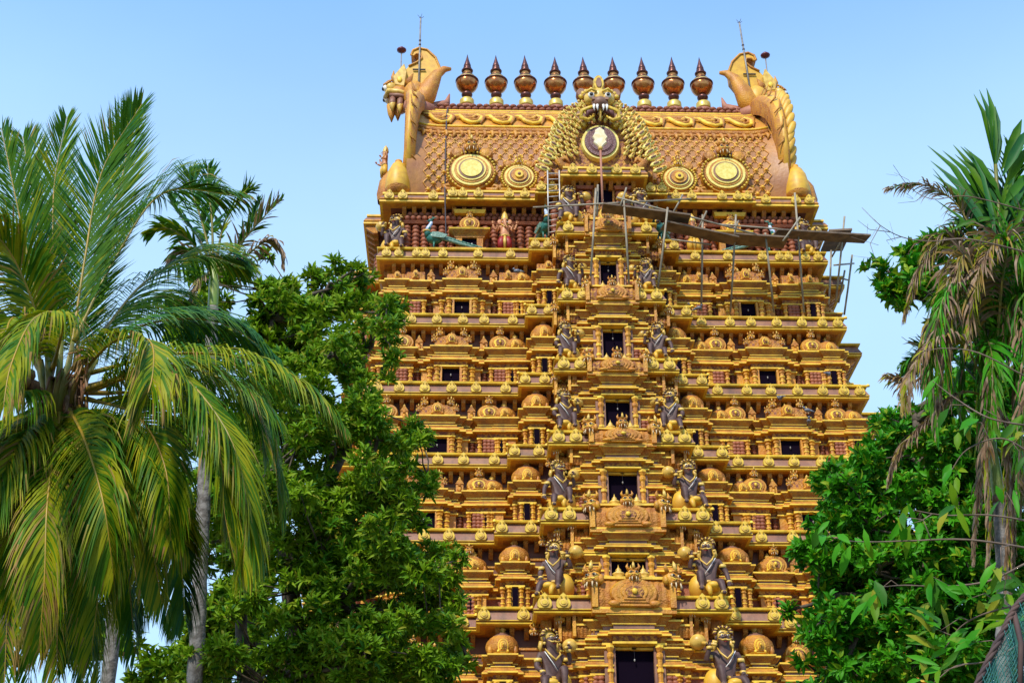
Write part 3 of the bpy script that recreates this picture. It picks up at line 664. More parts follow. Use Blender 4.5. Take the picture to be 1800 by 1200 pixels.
# round gable medallions on the roof
def roof_gable(x, w, h, big):
    m = MB(); y = -5.0
    m.mould(-w*.40, w*.40, .0, .9, [(0, 0, 'orange'), (.05, .12, 'ochre')])
    c = h*.47; L = [(1, 'ochre', -.0), (.90, 'orange', -.08), (.84, 'lemon', -.13), (.72, 'ochre', -.16), (.62, 'lemon', -.20), (.54, 'mauve', -.22), (.46, 'lemon' if big else 'ochre', -.26)]
    for k_, mm, yy in L:
        m.plate(ell(0, c, w*.5*k_, w*.5*k_*.92, 26), yy, .6, mm, bevel=.04)
    if not big: m.plate(ell(0, c, w*.13, w*.12, 16), -.33, 0, 'lip', bevel=.1); m.ball((0, -.33, c), (w*.05, .05, w*.05), 'mauve')
    for i in range(30):
        a = R(-50+280*i/29); m.ball((math.cos(a)*w*.48, -.08, c+math.sin(a)*w*.45), (.06, .06, .06), 'medal', 5, 4)
    for q in (-1, 1):
        m.tube([(q*w*.30, -.1, .1), (q*w*.5, -.12, .08), (q*w*.56, -.1, .26), (q*w*.46, -.1, .32), (q*w*.42, -.1, .22)], [.10, .12, .1, .07, .04], 'ochre', 6)
        m.ball((q*w*.28, -.05, h*.86), (w*.13, .1, w*.12), 'ochre')
        m.plate(ell(q*w*.3, h*.86, w*.14, w*.13, 12), -.12, .2, 'orange', bevel=.2)
    m.T = T(0, -.12, h*.80, 0, .8 if big else .45); yali(m, 1, 'ochre' if big else 'lip'); m.T = None
    if big: m.plate(ell(0, h*.93, w*.22, w*.2, 12), .0, .4, 'mauve', bevel=.2)
    return m.build('gable_medallion', roof, (x, y+.15, 35.62))
for sg in (-1, 1):
    roof_gable(sg*5.3, 2.05, 2.3, True); roof_gable(sg*3.32, 1.5, 1.65, False)
# central kirtimukha gable
cg = MB()
cg.mould(-1.6, 1.6, 0, 2.2, [(0, 0, 'orange'), (.0, .15, 'orange')])
cg.plate([(-2.15, 0), (2.15, 0), (2.2, .5), (1.95, 1.3), (1.5, 2.1), (1.2, 2.9), (.75, 3.5), (0, 3.7), (-.75, 3.5), (-1.2, 2.9), (-1.5, 2.1), (-1.95, 1.3), (-2.2, .5)], .25, 1.6, 'carved', 'orange', bevel=.03)
cg.plate(ell(0, 1.52, .80, .84, 28), .02, .5, 'lemon', bevel=.05); cg.plate(ell(0, 1.52, .68, .73, 28), -.05, .4, 'disc', bevel=.05); cg.plate(ell(0, 1.52, .54, .56, 24), -.07, .3, 'maroon', bevel=.05)
cg.plate(ell(0, 1.52, .49, .51, 24), -.10, .3, 'disc', bevel=.05)
for ring, (ra, rb, n, sz) in enumerate(((.98, 1.0, 19, .14), (1.25, 1.28, 23, .16), (1.53, 1.55, 25, .17), (1.82, 1.78, 27, .18))):
    for i in range(n):
        a = R(-25+230*i/(n-1)); c_, s_ = math.cos(a), math.sin(a); px_, pz_ = c_*ra, 1.45+s_*rb*1.05
        if pz_ < .15: continue
        tw = 1 if c_ > 0 else -1
        cg.T = T(px_+c_*.1, .02, pz_+s_*.12, 0, 1, ry=tw*R(38)-tw*a*.0); cg.ball((0, 0, .08), (.08, .08, .17), 'lemon', 7, 6); cg.ball((0, -.065, .11), (.034, .03, .10), 'orange', 6, 5); cg.T = T(px_+c_*.12, 0, pz_+s_*.12+.24, 0, 1); cg.ball((-tw*.02, -.02, 0), (.07, .06, .06), 'gold', 6, 5); cg.T = None
        cg.ball((px_+c_*.05, .05, pz_+s_*.05), .07, 'mauve' if i % 2 else 'gold', 6, 4)
for q in (-1, 1):
    for i in range(8):   # outer feathers running down both flanks
        x = q*(1.55+.10*i); z = 2.25-.28*i
        for u_, (dx_, dz_) in enumerate(((0, 0), (-.16, -.16))):
            cg.T = T(x+q*(.12+dx_), .12-.1*u_, z+.05+dz_, 0, 1, ry=q*R(42+4*i)); cg.ball((0, 0, .1), (.12, .09, .24), 'lemon', 7, 6); cg.ball((0, -.08, .13), (.05, .04, .14), 'mauve' if u_ else 'ochre', 6, 5); cg.T = None
    cg.tube([(q*1.0, 0, .15), (q*1.5, -.1, .2), (q*1.75, -.1, .5), (q*1.45, -.1, .65), (q*1.3, -.1, .4)], [.12, .2, .16, .1, .05], 'orange', 7)
    cg.plate([(q*.75+x*1., z+2.75) for x, z in ell(0, 0, .34, .5, 12)], .05, .5, 'medal', bevel=.1); cg.plate([(q*.78+x, z+2.72) for x, z in ell(0, 0, .22, .36, 12)], -.02, .5, 'mauve', bevel=.1)
    cg.ball((q*.35, -.15, 3.5), (.3, .25, .3), 'gold', 10, 7); cg.ball((q*.35, -.38, 3.52), (.14, .09, .14), 'white', 8, 6); cg.ball((q*.35, -.46, 3.52), (.08, .05, .09), 'black', 7, 5)
    cg.tube([(q*.12, -.4, 3.68), (q*.35, -.42, 3.8), (q*.6, -.3, 3.66)], [.05, .07, .02], 'medal', 5)
    for i in range(6): a = R(20+25*i); cg.ball((q*(.42+.34*math.cos(a)), .0, 3.6+.38*math.sin(a)), (.13, .08, .12), 'medal', 6, 5)
    cg.tube([(q*.1, -.3, 3.0), (q*.35, -.35, 2.95), (q*.75, -.3, 2.8), (q*.8, -.25, 2.5), (q*.5, -.3, 2.35), (q*.25, -.3, 2.55)], [.07, .08, .09, .09, .08, .04], 'medal', 6)
    cg.tube([(q*.2, -.25, 2.85), (q*.5, -.25, 2.75), (q*.55, -.25, 2.55)], [.1, .13, .05], 'maroon', 6)
    for z_ in (0, 1): cg.tube([(q*(.12+.14*z_), -.5, 2.95), (q*(.13+.14*z_), -.52, 2.8), (q*(.11+.14*z_), -.5, 2.66)], [.06, .045, .01], 'white', 6)
cg.ball((0, -.3, 3.15), (.36, .35, .28), 'mauve', 10, 7); cg.ball((0, -.1, 3.6), (.3, .3, .45), 'gold', 10, 7); cg.box(-.34, .34, -.58, -.3, 3.18, 3.28, 'mauve')
cg.tube([(0, -.3, 2.95), (0, -.32, 2.3)], [.07, .04], 'gold', 6)
cg.plate([(x, z+4.25) for x, z in ell(0, 0, .24, .42, 14)], -.25, .1, 'medal', bevel=.15); cg.plate([(x, z+4.22) for x, z in ell(0, 0, .13, .28, 14)], -.3, 0, 'mauve', bevel=.15)
for q in (-1, 1): cg.plate([(q*.72+x, z+3.9) for x, z in ell(0, 0, .22, .25, 10)], -.05, .3, 'mauve', bevel=.2)
cgo = cg.build('kirtimukha_gable', roof, (-.02, -6.3, 35.66)); cgo.scale = (1, 1, 1.04)
# spear ornament standing in front of the porch
sp = MB(); sp.tube([(0, 0, 0), (0, 0, 3.1)], .045, 'clay', 8); sp.ball((0, 0, 3.05), (.1, .1, .1), 'gold'); sp.plate([(x*.92, 3.0+(z-3.5)*.74) for x, z in [(0, 3.5), (.14, 3.75), (.30, 3.95), (.24, 4.1), (.33, 4.3), (.22, 4.55), (.2, 4.75), (0, 4.95), (-.2, 4.75), (-.22, 4.55), (-.33, 4.3), (-.24, 4.1), (-.30, 3.95), (-.14, 3.75)]], -.05, .05, 'spear', bevel=.1)
mat('spear', (.85, .78, .55), (.75, .6, .3), .4, 5)
q0 = at(1060, 375, -7.75); sp.build('spear_ornament', None, q0)
tag(bpy.data.objects['spear_ornament'], 'tall spear with a pale leaf-shaped golden blade standing before the top porch medallion', 'spear')

# roof end pieces (horned lion gables)
def roof_end(sg):
    e = MB(); e.T = Matrix.Diagonal((sg, 1, 1, 1))
    # horseshoe arch seen edge-on
    arc = []
    for i in range(25):
        a = R(-62+304*i/24); arc.append((a, (-math.cos(a)*0, -4.75*math.cos(a)*(1 if math.sin(a) < .3 else 1-.55*(math.sin(a)-.3)**1.3), 38.7+ (4.6 if math.sin(a) > 0 else 3.3)*math.sin(a))))
    pts = [p for a, p in arc]
    n = len(pts); vs = []; fs = []; ms = []
    for i, (x, y, z) in enumerate(pts):
        cx, cz = 0, 38.7; d = Vector((0, y-cx, z-cz)).normalized(); w_ = .30
        zz = (z-35.6)/7.6; xin = 7.55+.10*math.sin(zz*5); xo = 8.35-.28*math.sin(max(0, min(1, zz))*math.pi)
        for (xx, rr) in ((xin, -.5), (xin, .15), (xin+.2, .36), (xo-.12, .42), (xo, .30), (xo, -.5)): vs.append((xx, y+d.y*rr, z+d.z*rr))
    for i in range(n-1):
        for j in range(5): fs.append((i*6+j, i*6+j+1, (i+1)*6+j+1, (i+1)*6+j)); ms.append(('orange', 'ochre', 'cloth_yellow', 'ochre', 'orange')[j])
    e.add(vs, fs, ms, True)
    e.sweep([(7.6, -3.6), (8.2, -3.6), (8.2, 3.6), (7.6, 3.6)], [(0, 35.6, 'carved'), (0, 41.4, 'carved')], cap=True)
    for i in range(2, 12):   # overlapping feathers on the outer edge
        x, y, z = pts[i+1] if i < n-1 else pts[i]; zz = (z-35.6)/7.6
        xo = 8.40-.28*math.sin(zz*math.pi)+(.12 if 3 < i < 9 else 0)
        for f_ in ((0, .5) if sg > 0 else ()):
            x2, y2, z2 = pts[i+2]; yy = y+(y2-y)*f_; zq = z+(z2-z)*f_
            T0 = e.T; e.T = T0 @ T(xo-.02, yy-.22, zq+.1, 0, 1, ry=.42); e.ball((0, 0, .1), (.17, .11, .44), 'cloth_yellow', 9, 7); e.T = T0
    for i in range(2, 11):
        x, y, z = pts[i]; zz = (z-35.6)/7.6; e.tube([(7.62, y-.34, z), (7.85, y-.42, z+.25), (8.1-.2*math.sin(zz*math.pi), y-.40, z+.7)], [.02, .05, .02], 'orange', 5)
    # base lobe
    e.lathe([(.2, 0, 'orange'), (.62, .0, 'orange'), (.75, .3, 'cloth_yellow'), (.74, .7, 'cloth_yellow'), (.62, 1.2, 'cloth_yellow'), (.4, 1.55, 'cloth_yellow'), (.2, 1.7, 'ochre'), (.22, 1.78, 'ochre'), (.1, 1.85, 'ochre')], 'ochre', 14, (8.35, -4.5, 35.6), .70, .85)
    e.lathe([(.45, 0, 'orange'), (.5, .3, 'orange'), (.4, 1.0, 'orange'), (.1, 1.5, 'orange')], 'orange', 10, (8.75, -4.1, 35.6))
    o1 = e.build('end_gable', roof)
    # head group on top
    h = MB(); h.T = Matrix.Diagonal((sg, 1, 1, 1)) @ Matrix.Translation((0, 0, 0))
    # big crest with curled tip
    crest = [(8.55, 43.6), (7.55, 43.5), (7.45, 44.7), (7.15, 44.8), (6.88, 45.25), (6.85, 45.75), (7.05, 46.3), (7.45, 46.75), (7.85, 46.85), (8.12, 46.7), (8.2, 46.42), (8.08, 46.35), (7.98, 46.5), (7.75, 46.5), (7.68, 46.25), (7.9, 46.0), (8.3, 45.75), (8.75, 45.1), (8.9, 44.5)]
    h.plate([(x, z) for x, z in crest], -.28, .28, 'cloth_yellow', 'ochre', bevel=.0)
    h.tube([(x, -.3, z) for x, z in crest[3:17]], .06, 'ochre', 5)
    # swept horn towards the ridge
    h.tube([(7.9, -.55, 42.8), (7.5, -.8, 43.6), (7.2, -.85, 44.3), (6.95, -.8, 44.9), (6.6, -.75, 45.25), (6.3, -.7, 45.3)], [.55, .62, .45, .30, .20, .1], 'ochre', 10, flat=.8)
    h.tube([(7.3, -.5, 42.9), (6.9, -.55, 43.2), (6.45, -.5, 43.5), (6.35, -.5, 44.0)], [.35, .28, .16, .03], 'clay', 8)
    h.ball((7.95, -.7, 43.75), (.55, .5, .75), 'cloth_yellow' if sg > 0 else 'ochre', 12, 8)
    h.tube([(7.1, -.9, 42.7), (7.7, -1.1, 42.75), (8.3, -.9, 43.0)], [.3, .4, .3], 'clay', 8)
    # outward-looking lion face
    h.ball((8.7, 0, 44.0), (.62, .8, .62), 'ochre', 12, 8)
    for y in (-.42, .42):
        h.ball((9.1, y, 44.35), (.30, .30, .30), 'gold', 9, 7); h.ball((9.3, y-.05, 44.3), (.17, .17, .18), 'white', 8, 6); h.ball((9.42, y-.06, 44.26), (.09, .1, .11), 'black', 7, 5)
        for i in range(4): h.tube([(9.0+.08*i, y-.28, 44.62-.07*i), (9.22+.06*i, y-.05, 44.72-.06*i), (9.3+.05*i, y+.2, 44.5-.05*i)], .05, 'ochre', 5)
        h.tube([(8.85, y, 44.6), (9.0, y, 45.0), (8.98, y, 45.4)], [.16, .11, .01], 'ochre', 7)
    h.plate([(8.45, 44.3), (8.9, 44.4), (9.0, 44.9), (8.75, 45.3), (8.5, 45.7), (8.35, 45.2)], -.62, -.45, 'gold', bevel=.1); h.ball((8.68, -.64, 44.7), (.12, .06, .16), 'lip')
    h.tube([(8.2, -.75, 43.75), (8.7, -.82, 43.85), (9.15, -.75, 43.95), (9.35, -.3, 43.9)], [.12, .14, .14, .1], 'gold', 7)
    h.tube([(8.2, -.72, 43.6), (8.7, -.8, 43.65), (9.1, -.75, 43.7)], [.1, .12, .1], 'mauve', 7)
    h.tube([(8.15, -.5, 44.4), (8.25, -.75, 44.55), (8.05, -.6, 45.1)], [.25, .18, .01], 'orange', 5)
    for i, x in enumerate((8.25, 8.6, 8.95)):
        L = (.5, .95, .8)[i]
        h.tube([(x, -.68, 43.6), (x+.02, -.74, 43.6-L*.45), (x+.0, -.72, 43.6-L)], [.15, .15, .01], 'mauve', 7); h.tube([(x, -.70, 43.6-L*.42), (x+.02, -.77, 43.6-L*.6), (x+.0, -.73, 43.6-L*1.05)], [.15, .14, .01], 'gold', 7)
    h.tube([(9.05, -.5, 43.3), (9.0, -.5, 42.8), (8.98, -.5, 42.35)], [.2, .17, .02], 'ochre', 8); h.tube([(8.7, -.4, 43.3), (8.72, -.45, 42.9), (8.7, -.4, 42.5)], [.2, .17, .02], 'orange', 8)
    h.build('horned_lion_head', roof)
roof_end(-1); roof_end(1)

# place medallions: nearest hundred as their own parts, the rest as one
cam_p = CAM
medals.sort(key=lambda m: (Vector(m[:3])-cam_p).length/m[3])
near = [m for m in medals if abs(m[0]) < 99][:100]; far = medals[100:]
for (x, y, z, s_) in near:
    o = bpy.data.objects.new('medallion', MEDAL); col.objects.link(o); o.parent = tower; o.location = (x, y, z); o.scale = (s_,)*3
fm_ = MB()
for (x, y, z, s_) in far:
    m0 = medal_mesh(); o_ = len(fm_.v); fm_.v += [(a*s_+x, b*s_+y, c*s_+z) for a, b, c in m0.v]; fm_.f += [tuple(o_+i for i in f) for f in m0.f]; fm_.m += [fm_.mi(m0.names[i]) for i in m0.m]; fm_.sm += m0.sm
if far: fm_.build('medallion', tower, kind='stuff')

# brackets: the hundred nearest as their own parts, the rest as one
def bracket_geo(w, d, h): return [(-w/2, 0, -h), (w/2, 0, -h), (w/2, -d*.35, -h), (-w/2, -d*.35, -h), (-w/2, 0, 0), (w/2, 0, 0), (w/2, -d, 0), (-w/2, -d, 0), (-w/2, -d, -.45*h), (w/2, -d, -.45*h)], [(0, 1, 2, 3), (3, 2, 9, 8), (8, 9, 6, 7), (0, 3, 8, 7, 4), (1, 5, 6, 9, 2)]
bm_ = MB(); bm_.add(*bracket_geo(1, 1, 1), 'orange'); b0 = bm_.build('bracket'); BME = b0.data; bpy.data.objects.remove(b0)
vis = sorted([b for b in brackets if b[6] == 0 and b[2] < ZC[0]], key=lambda b: (Vector(b[:3])-CAM).length)[:100]; vs_ = set(map(id, vis))
for (x, y, z, w_, d, h, side) in vis:
    o = bpy.data.objects.new('bracket', BME); col.objects.link(o); o.parent = tower; o.location = (x, y, z); o.scale = (w_, d, h)
bs = MB()
for b in brackets:
    if id(b) in vs_: continue
    x, y, z, w_, d, h, side = b; bs.T = Matrix.Translation((x, y, z)) @ Matrix.Rotation(side*math.pi/2, 4, 'Z'); bs.add(*bracket_geo(w_, d, h), 'orange')
bs.build('bracket', tower, kind='stuff')

# ================================================================ STATUES
def skinned(nodes, edges, sub=2):
    """nodes: name -> (pos, radius); first is the root"""
    names = list(nodes); me = bpy.data.meshes.new('tmp'); me.from_pydata([nodes[n][0] for n in names], [(names.index(a), names.index(b)) for a, b in edges], [])
    o = bpy.data.objects.new('tmp', me); col.objects.link(o); m = o.modifiers.new('s', 'SKIN')
    for i, n in enumerate(names):
        r = nodes[n][1]; me.skin_vertices[0].data[i].radius = (r, r) if not hasattr(r, '__len__') else r
    me.skin_vertices[0].data[0].use_root = True; m.use_smooth_shade = True
    o.modifiers.new('u', 'SUBSURF').levels = sub
    dg = bpy.context.evaluated_depsgraph_get(); dg.update(); ev_ = o.evaluated_get(dg); r = bpy.data.meshes.new_from_object(ev_)
    bpy.data.objects.remove(o); v = [tuple(x.co) for x in r.vertices]; f = [tuple(p.vertices) for p in r.polygons]; bpy.data.meshes.remove(r); return v, f
def hand(mb, c, d, m, s=1.):
    c = Vector(c); d = Vector(d).normalized(); sd = d.cross(Vector((0, -1, .2))).normalized()
    mb.ball(c, (.05*s, .04*s, .055*s), m, 7, 5)
    for i, L in enumerate((.075, .09, .085, .065)):
        b = c+sd*(i-1.5)*.024*s; mb.tube([b, b+d*L*.6*s+Vector((0, -.02, 0)), b+d*L*s+Vector((0, -.045, -.01))], [.014*s, .013*s, .009*s], m, 5)
    mb.tube([c+sd*.04*s, c+sd*.075*s+d*.02*s, c+sd*.07*s+d*.055*s+Vector((0, -.02, 0))], [.016*s, .014*s, .01*s], m, 5)
def face(mb, c, s, skin_, mous=None, brow='black', tilak=False):
    x, y, z = c
    for q in (-1, 1):
        mb.ball((x+q*.05*s, y-.115*s, z+.02*s), (.024*s, .014*s, .013*s), 'white', 6, 5); mb.ball((x+q*.05*s, y-.132*s, z+.018*s), .011*s, 'black', 5, 4)
        mb.tube([(x+q*.02*s, y-.13*s, z+.05*s), (x+q*.055*s, y-.13*s, z+.062*s), (x+q*.09*s, y-.105*s, z+.045*s)], .009*s, brow, 4)
        mb.ball((x+q*.132*s, y, z), (.022*s, .03*s, .045*s), skin_, 6, 5)
        mb.ball((x+q*.14*s, y-.02*s, z-.07*s), .028*s, 'gold', 6, 5)
        if mous: mb.tube([(x, y-.14*s, z-.055*s), (x+q*.05*s, y-.135*s, z-.065*s), (x+q*.11*s, y-.10*s, z-.03*s)], [.018*s, .016*s, .005*s], mous, 5)
    mb.tube([(x, y-.12*s, z+.03*s), (x, y-.155*s, z-.02*s)], [.014*s, .024*s], skin_, 6); mb.ball((x, y-.125*s, z-.085*s), (.04*s, .015*s, .011*s), 'cloth_red', 6, 4)
    if tilak: mb.box(x-.06*s, x+.06*s, y-.128*s, y-.1*s, z+.075*s, z+.09*s, 'white')

def make_guardian(var=0):
    root = thing('guardian_statue', '', 'statue')
    b = MB()
    N = {'pel': ((0, 0, .26), .19), 'sp': ((0, -.02, .48), .17), 'ch': ((0, -.04, .76), .215), 'nk': ((0, -.05, .96), .08), 'hd': ((0, -.07, 1.13), .145), 'ht': ((0, -.05, 1.28), .13),
         'sl': ((-.26, -.02, .86), .085), 'el': ((-.36, -.06, .58), .068), 'wl': ((-.30, -.28, .42), .048),
         'sr': ((.26, -.02, .86), .085), 'er': ((.42, -.10, .70), .068), 'wr': ((.34, -.20, .95), .048),
         'hl': ((-.15, -.1, .22), .13), 'kl': ((-.30, -.42, .26), .095), 'al': ((-.36, -.52, -.05), .055), 'fl': ((-.38, -.64, -.10), .045),
         'hr': ((.15, -.1, .24), .13), 'kr': ((.16, -.40, .56), .10), 'ar': ((.14, -.44, .12), .06), 'fr': ((.14, -.58, .05), .05)}
    if var: N['el'] = ((-.42, .0, .60), .068); N['wl'] = ((-.48, -.10, .32), .048)
    E_ = [('pel', 'sp'), ('sp', 'ch'), ('ch', 'nk'), ('nk', 'hd'), ('hd', 'ht'), ('ch', 'sl'), ('sl', 'el'), ('el', 'wl'), ('ch', 'sr'), ('sr', 'er'), ('er', 'wr'), ('pel', 'hl'), ('hl', 'kl'), ('kl', 'al'), ('al', 'fl'), ('pel', 'hr'), ('hr', 'kr'), ('kr', 'ar'), ('ar', 'fr')]
    v, f = skinned(N, E_); b.add(v, f, 'skin', True)
    hl = Vector(N['wl'][0])+Vector((0, -.05, -.05)); hand(b, hl, (0, -.4, -1), 'skin'); hand(b, (.33, -.22, 1.02), (.2, 0, 1), 'skin')
    face(b, (0, -.085, 1.19), 1.3, 'skin', 'gold', 'black')
    b.build('body', root)
    h = MB(); h.ball((0, .11, 1.31), (.18, .13, .16), 'gold', 12, 8)
    for i in range(15):
        a = R(-10+200*i/14); h.tube([(.14*math.cos(a), -.03, 1.34+.10*math.sin(a)), (.19*math.cos(a), .0, 1.34+.14*math.sin(a)), (.215*math.cos(a), .06, 1.31+.16*math.sin(a))], [.018, .024, .010], 'gold' if i % 2 else 'copper_dark', 5)
    for q in (-1, 1): h.tube([(q*.17, .10, 1.2), (q*.19, .12, 1.08), (q*.17, .12, .96)], [.05, .055, .02], 'gold', 6)
    h.build('hair', root)
    o = MB(); o.tube([(-.16, -.1, .98), (-.13, -.25, .84), (0, -.29, .70), (.13, -.25, .84), (.16, -.1, .98)], [.014, .022, .032, .022, .014], 'gold', 6)
    o.tube([(-.2, -.17, .90), (-.05, -.26, .64), (.12, -.2, .45)], .010, 'white', 5)
    for p, a in (('el', 'sl'), ('er', 'sr')):
        c = (Vector(N[p][0])+Vector(N[a][0]))/2; o.tube([c+Vector((0, 0, -.035)), c+Vector((0, 0, .045))], [.095, .09], 'gold', 8)
    for p in ('wl', 'wr', 'al', 'ar'): c = Vector(N[p][0]); o.tube([c+Vector((0, 0, -.03)), c+Vector((0, 0, .03))], [.066, .066], 'gold', 8)
    o.tube([(-.2, -.08, .34), (0, -.21, .33), (.2, -.08, .34)], .04, 'gold', 6); o.build('ornament', root)
    c = MB(); c.ball((0, .02, .14), (.34, .26, .22), 'cloth_yellow', 12, 8); c.ball((.24, .03, .24), (.24, .3, .34), 'cloth_yellow', 10, 8); c.ball((-.12, -.24, .18), (.2, .26, .12), 'cloth_yellow', 10, 6)
    c.tube([(0, -.2, .2), (-.02, -.40, .12), (-.05, -.46, -.06)], [.08, .09, .04], 'cloth_yellow', 7); c.build('cloth', root)
    k = MB(); k.tube([(.22, -.34, .98), (.38, -.1, 1.08), (.5, .1, 1.14)], [.03, .035, .05], 'gold', 7)
    k.ball((.52, .12, 1.17), (.18, .18, .165), 'gold', 12, 9); k.ball((.66, .22, 1.16), .06, 'lip', 7, 5); k.build('club', root)
    return root
gA = make_guardian(0); gB = make_guardian(1); used = set()
GRP = 'seated guardian statues on the tower ledges'
ords = ['topmost', 'second highest', 'third highest', 'fourth highest', 'fifth highest', 'sixth highest', 'lowest']
def put_guardian(src, x, y, z, s, mir, rz, label):
    o = src if src.name not in used else copy_tree(src); used.add(src.name)
    o.location = (x, y, z); o.scale = ((-s if mir else s), s, s); o.rotation_euler.z = rz; tag(o, label, 'statue', GRP); return o
for k in range(0, 7):
    s_ = (1.32, 1.12, 1.18, 1.2, 1.28, 1.38, 1.5)[k]
    for sg in (-1, 1):
        side = 'left' if sg < 0 else 'right'
        if k == 0: x = sg*1.42; lab = 'dark seated guardian statue with golden mane, %s of the top porch opening under the eave' % side
        else:
            x = (0, -1.5, -1.77, -1.93, -2.22, -2.45, -2.67)[k] if sg < 0 else (0, 1.42, 1.63, 1.86, 2.24, 2.58, 2.82)[k]; lab = ('dark gold-trimmed guardian statue with a golden club, %s of the %s doorway' % (side, ords[k-1] if k < 6 else 'lowest'))
        put_guardian(gB if (k+sg) % 3 == 0 else gA, x, Yk[k]-2.0+.62, ZC[k]+.12, s_*rnd.uniform(.96, 1.04), sg > 0, -.12*sg+rnd.uniform(-.35, .25), lab)
for sg in (-1, 1): put_guardian(gA, sg*8.35-.0, Yk[0]+.62, ZC[0], 1.30, sg < 0, .25*sg, 'dark reclining guardian statue at the far %s corner of the top ledge' % ('left' if sg < 0 else 'right'))

def make_peacock():
    root = thing('peacock_statue', '', 'statue'); b = MB()
    b.ball((0, 0, .58), (.34, .2, .26), 'peacock', 12, 8); b.tube([(-.22, 0, .66), (-.30, 0, .85), (-.24, 0, 1.05)], [.17, .12, .085], 'peacock', 9)
    for y in (-.07, .07): b.tube([(-.02, y, .4), (-.03, y, .2), (-.02, y, .02)], [.06, .03, .025], 'peacock', 6); b.tube([(-.02, y, .02), (-.14, y, .01)], .02, 'peacock', 5)
    b.tube([(-.32, 0, .84), (-.32, 0, .9)], [.15, .14], 'gold', 10)
    b.plate([(-.1, .5), (.35, .45), (.5, .6), (.15, .72), (-.1, .72)], -.24, -.19, 'peacock_tail')
    b.build('body', root)
    n = MB(); n.tube([(-.29, 0, .9), (-.25, 0, 1.05), (-.16, 0, 1.2), (-.15, 0, 1.3)], [.11, .085, .07, .06], 'peacock_neck', 9)
    n.ball((-.18, 0, 1.36), (.10, .08, .085), 'peacock', 8, 6); n.tube([(-.26, 0, 1.36), (-.36, 0, 1.33)], [.03, .004], 'black', 5)
    n.ball((-.21, -.07, 1.38), .018, 'white', 5, 4)
    for i in range(4): n.tube([(-.14, 0, 1.43), (-.10+.05*i, 0, 1.55-.01*i)], [.008, .016], 'peacock', 4)
    n.build('head_and_neck', root)
    t = MB(); t.tube([(.2, 0, .62), (.55, 0, .52), (1.0, -.02, .34), (1.5, -.02, .18), (1.95, 0, .06)], [.2, .19, .17, .15, .05], 'peacock_tail', 8, flat=.5)
    for i in range(18):
        u = .1+i*.05; t.tube([(.3+1.45*u, -.08*(1-.2*u), .60-.48*u+.04), (.42+1.45*u, -.13, .53-.46*u), (.5+1.45*u, -.08, .48-.46*u)], [.02, .035, .008], 'peacock' if i % 2 else 'peacock_tail', 5)
    t.build('tail', root)
    return root
pk = make_peacock()
for i, (x, y, z, s_, mir, lab) in enumerate(((-6.75, -5.0, ZC[0], 1.05, 0, 'green peacock statue with long trailing tail left of the small left niche'), (-2.35, -5.75, ZC[0]+.02, 1.05, 1, 'green peacock statue beside the metal ladder, left of the top porch'),
                                          (2.25, -5.75, ZC[0]+.02, 1.05, 0, 'green peacock statue partly hidden behind scaffold planks, right of the top porch'), (6.75, -5.0, ZC[0], 1.05, 1, 'green peacock statue behind the scaffold near the right corner statue'))):
    o = pk if i == 0 else copy_tree(pk); o.location = (x, y, z); o.scale = (-s_ if mir else s_, s_, s_); tag(o, lab, 'statue', 'peacock statues on the top ledge')
    if i in (1, 2): o.rotation_euler.z = (-1.25 if i == 1 else 1.0); o.location.y -= .1

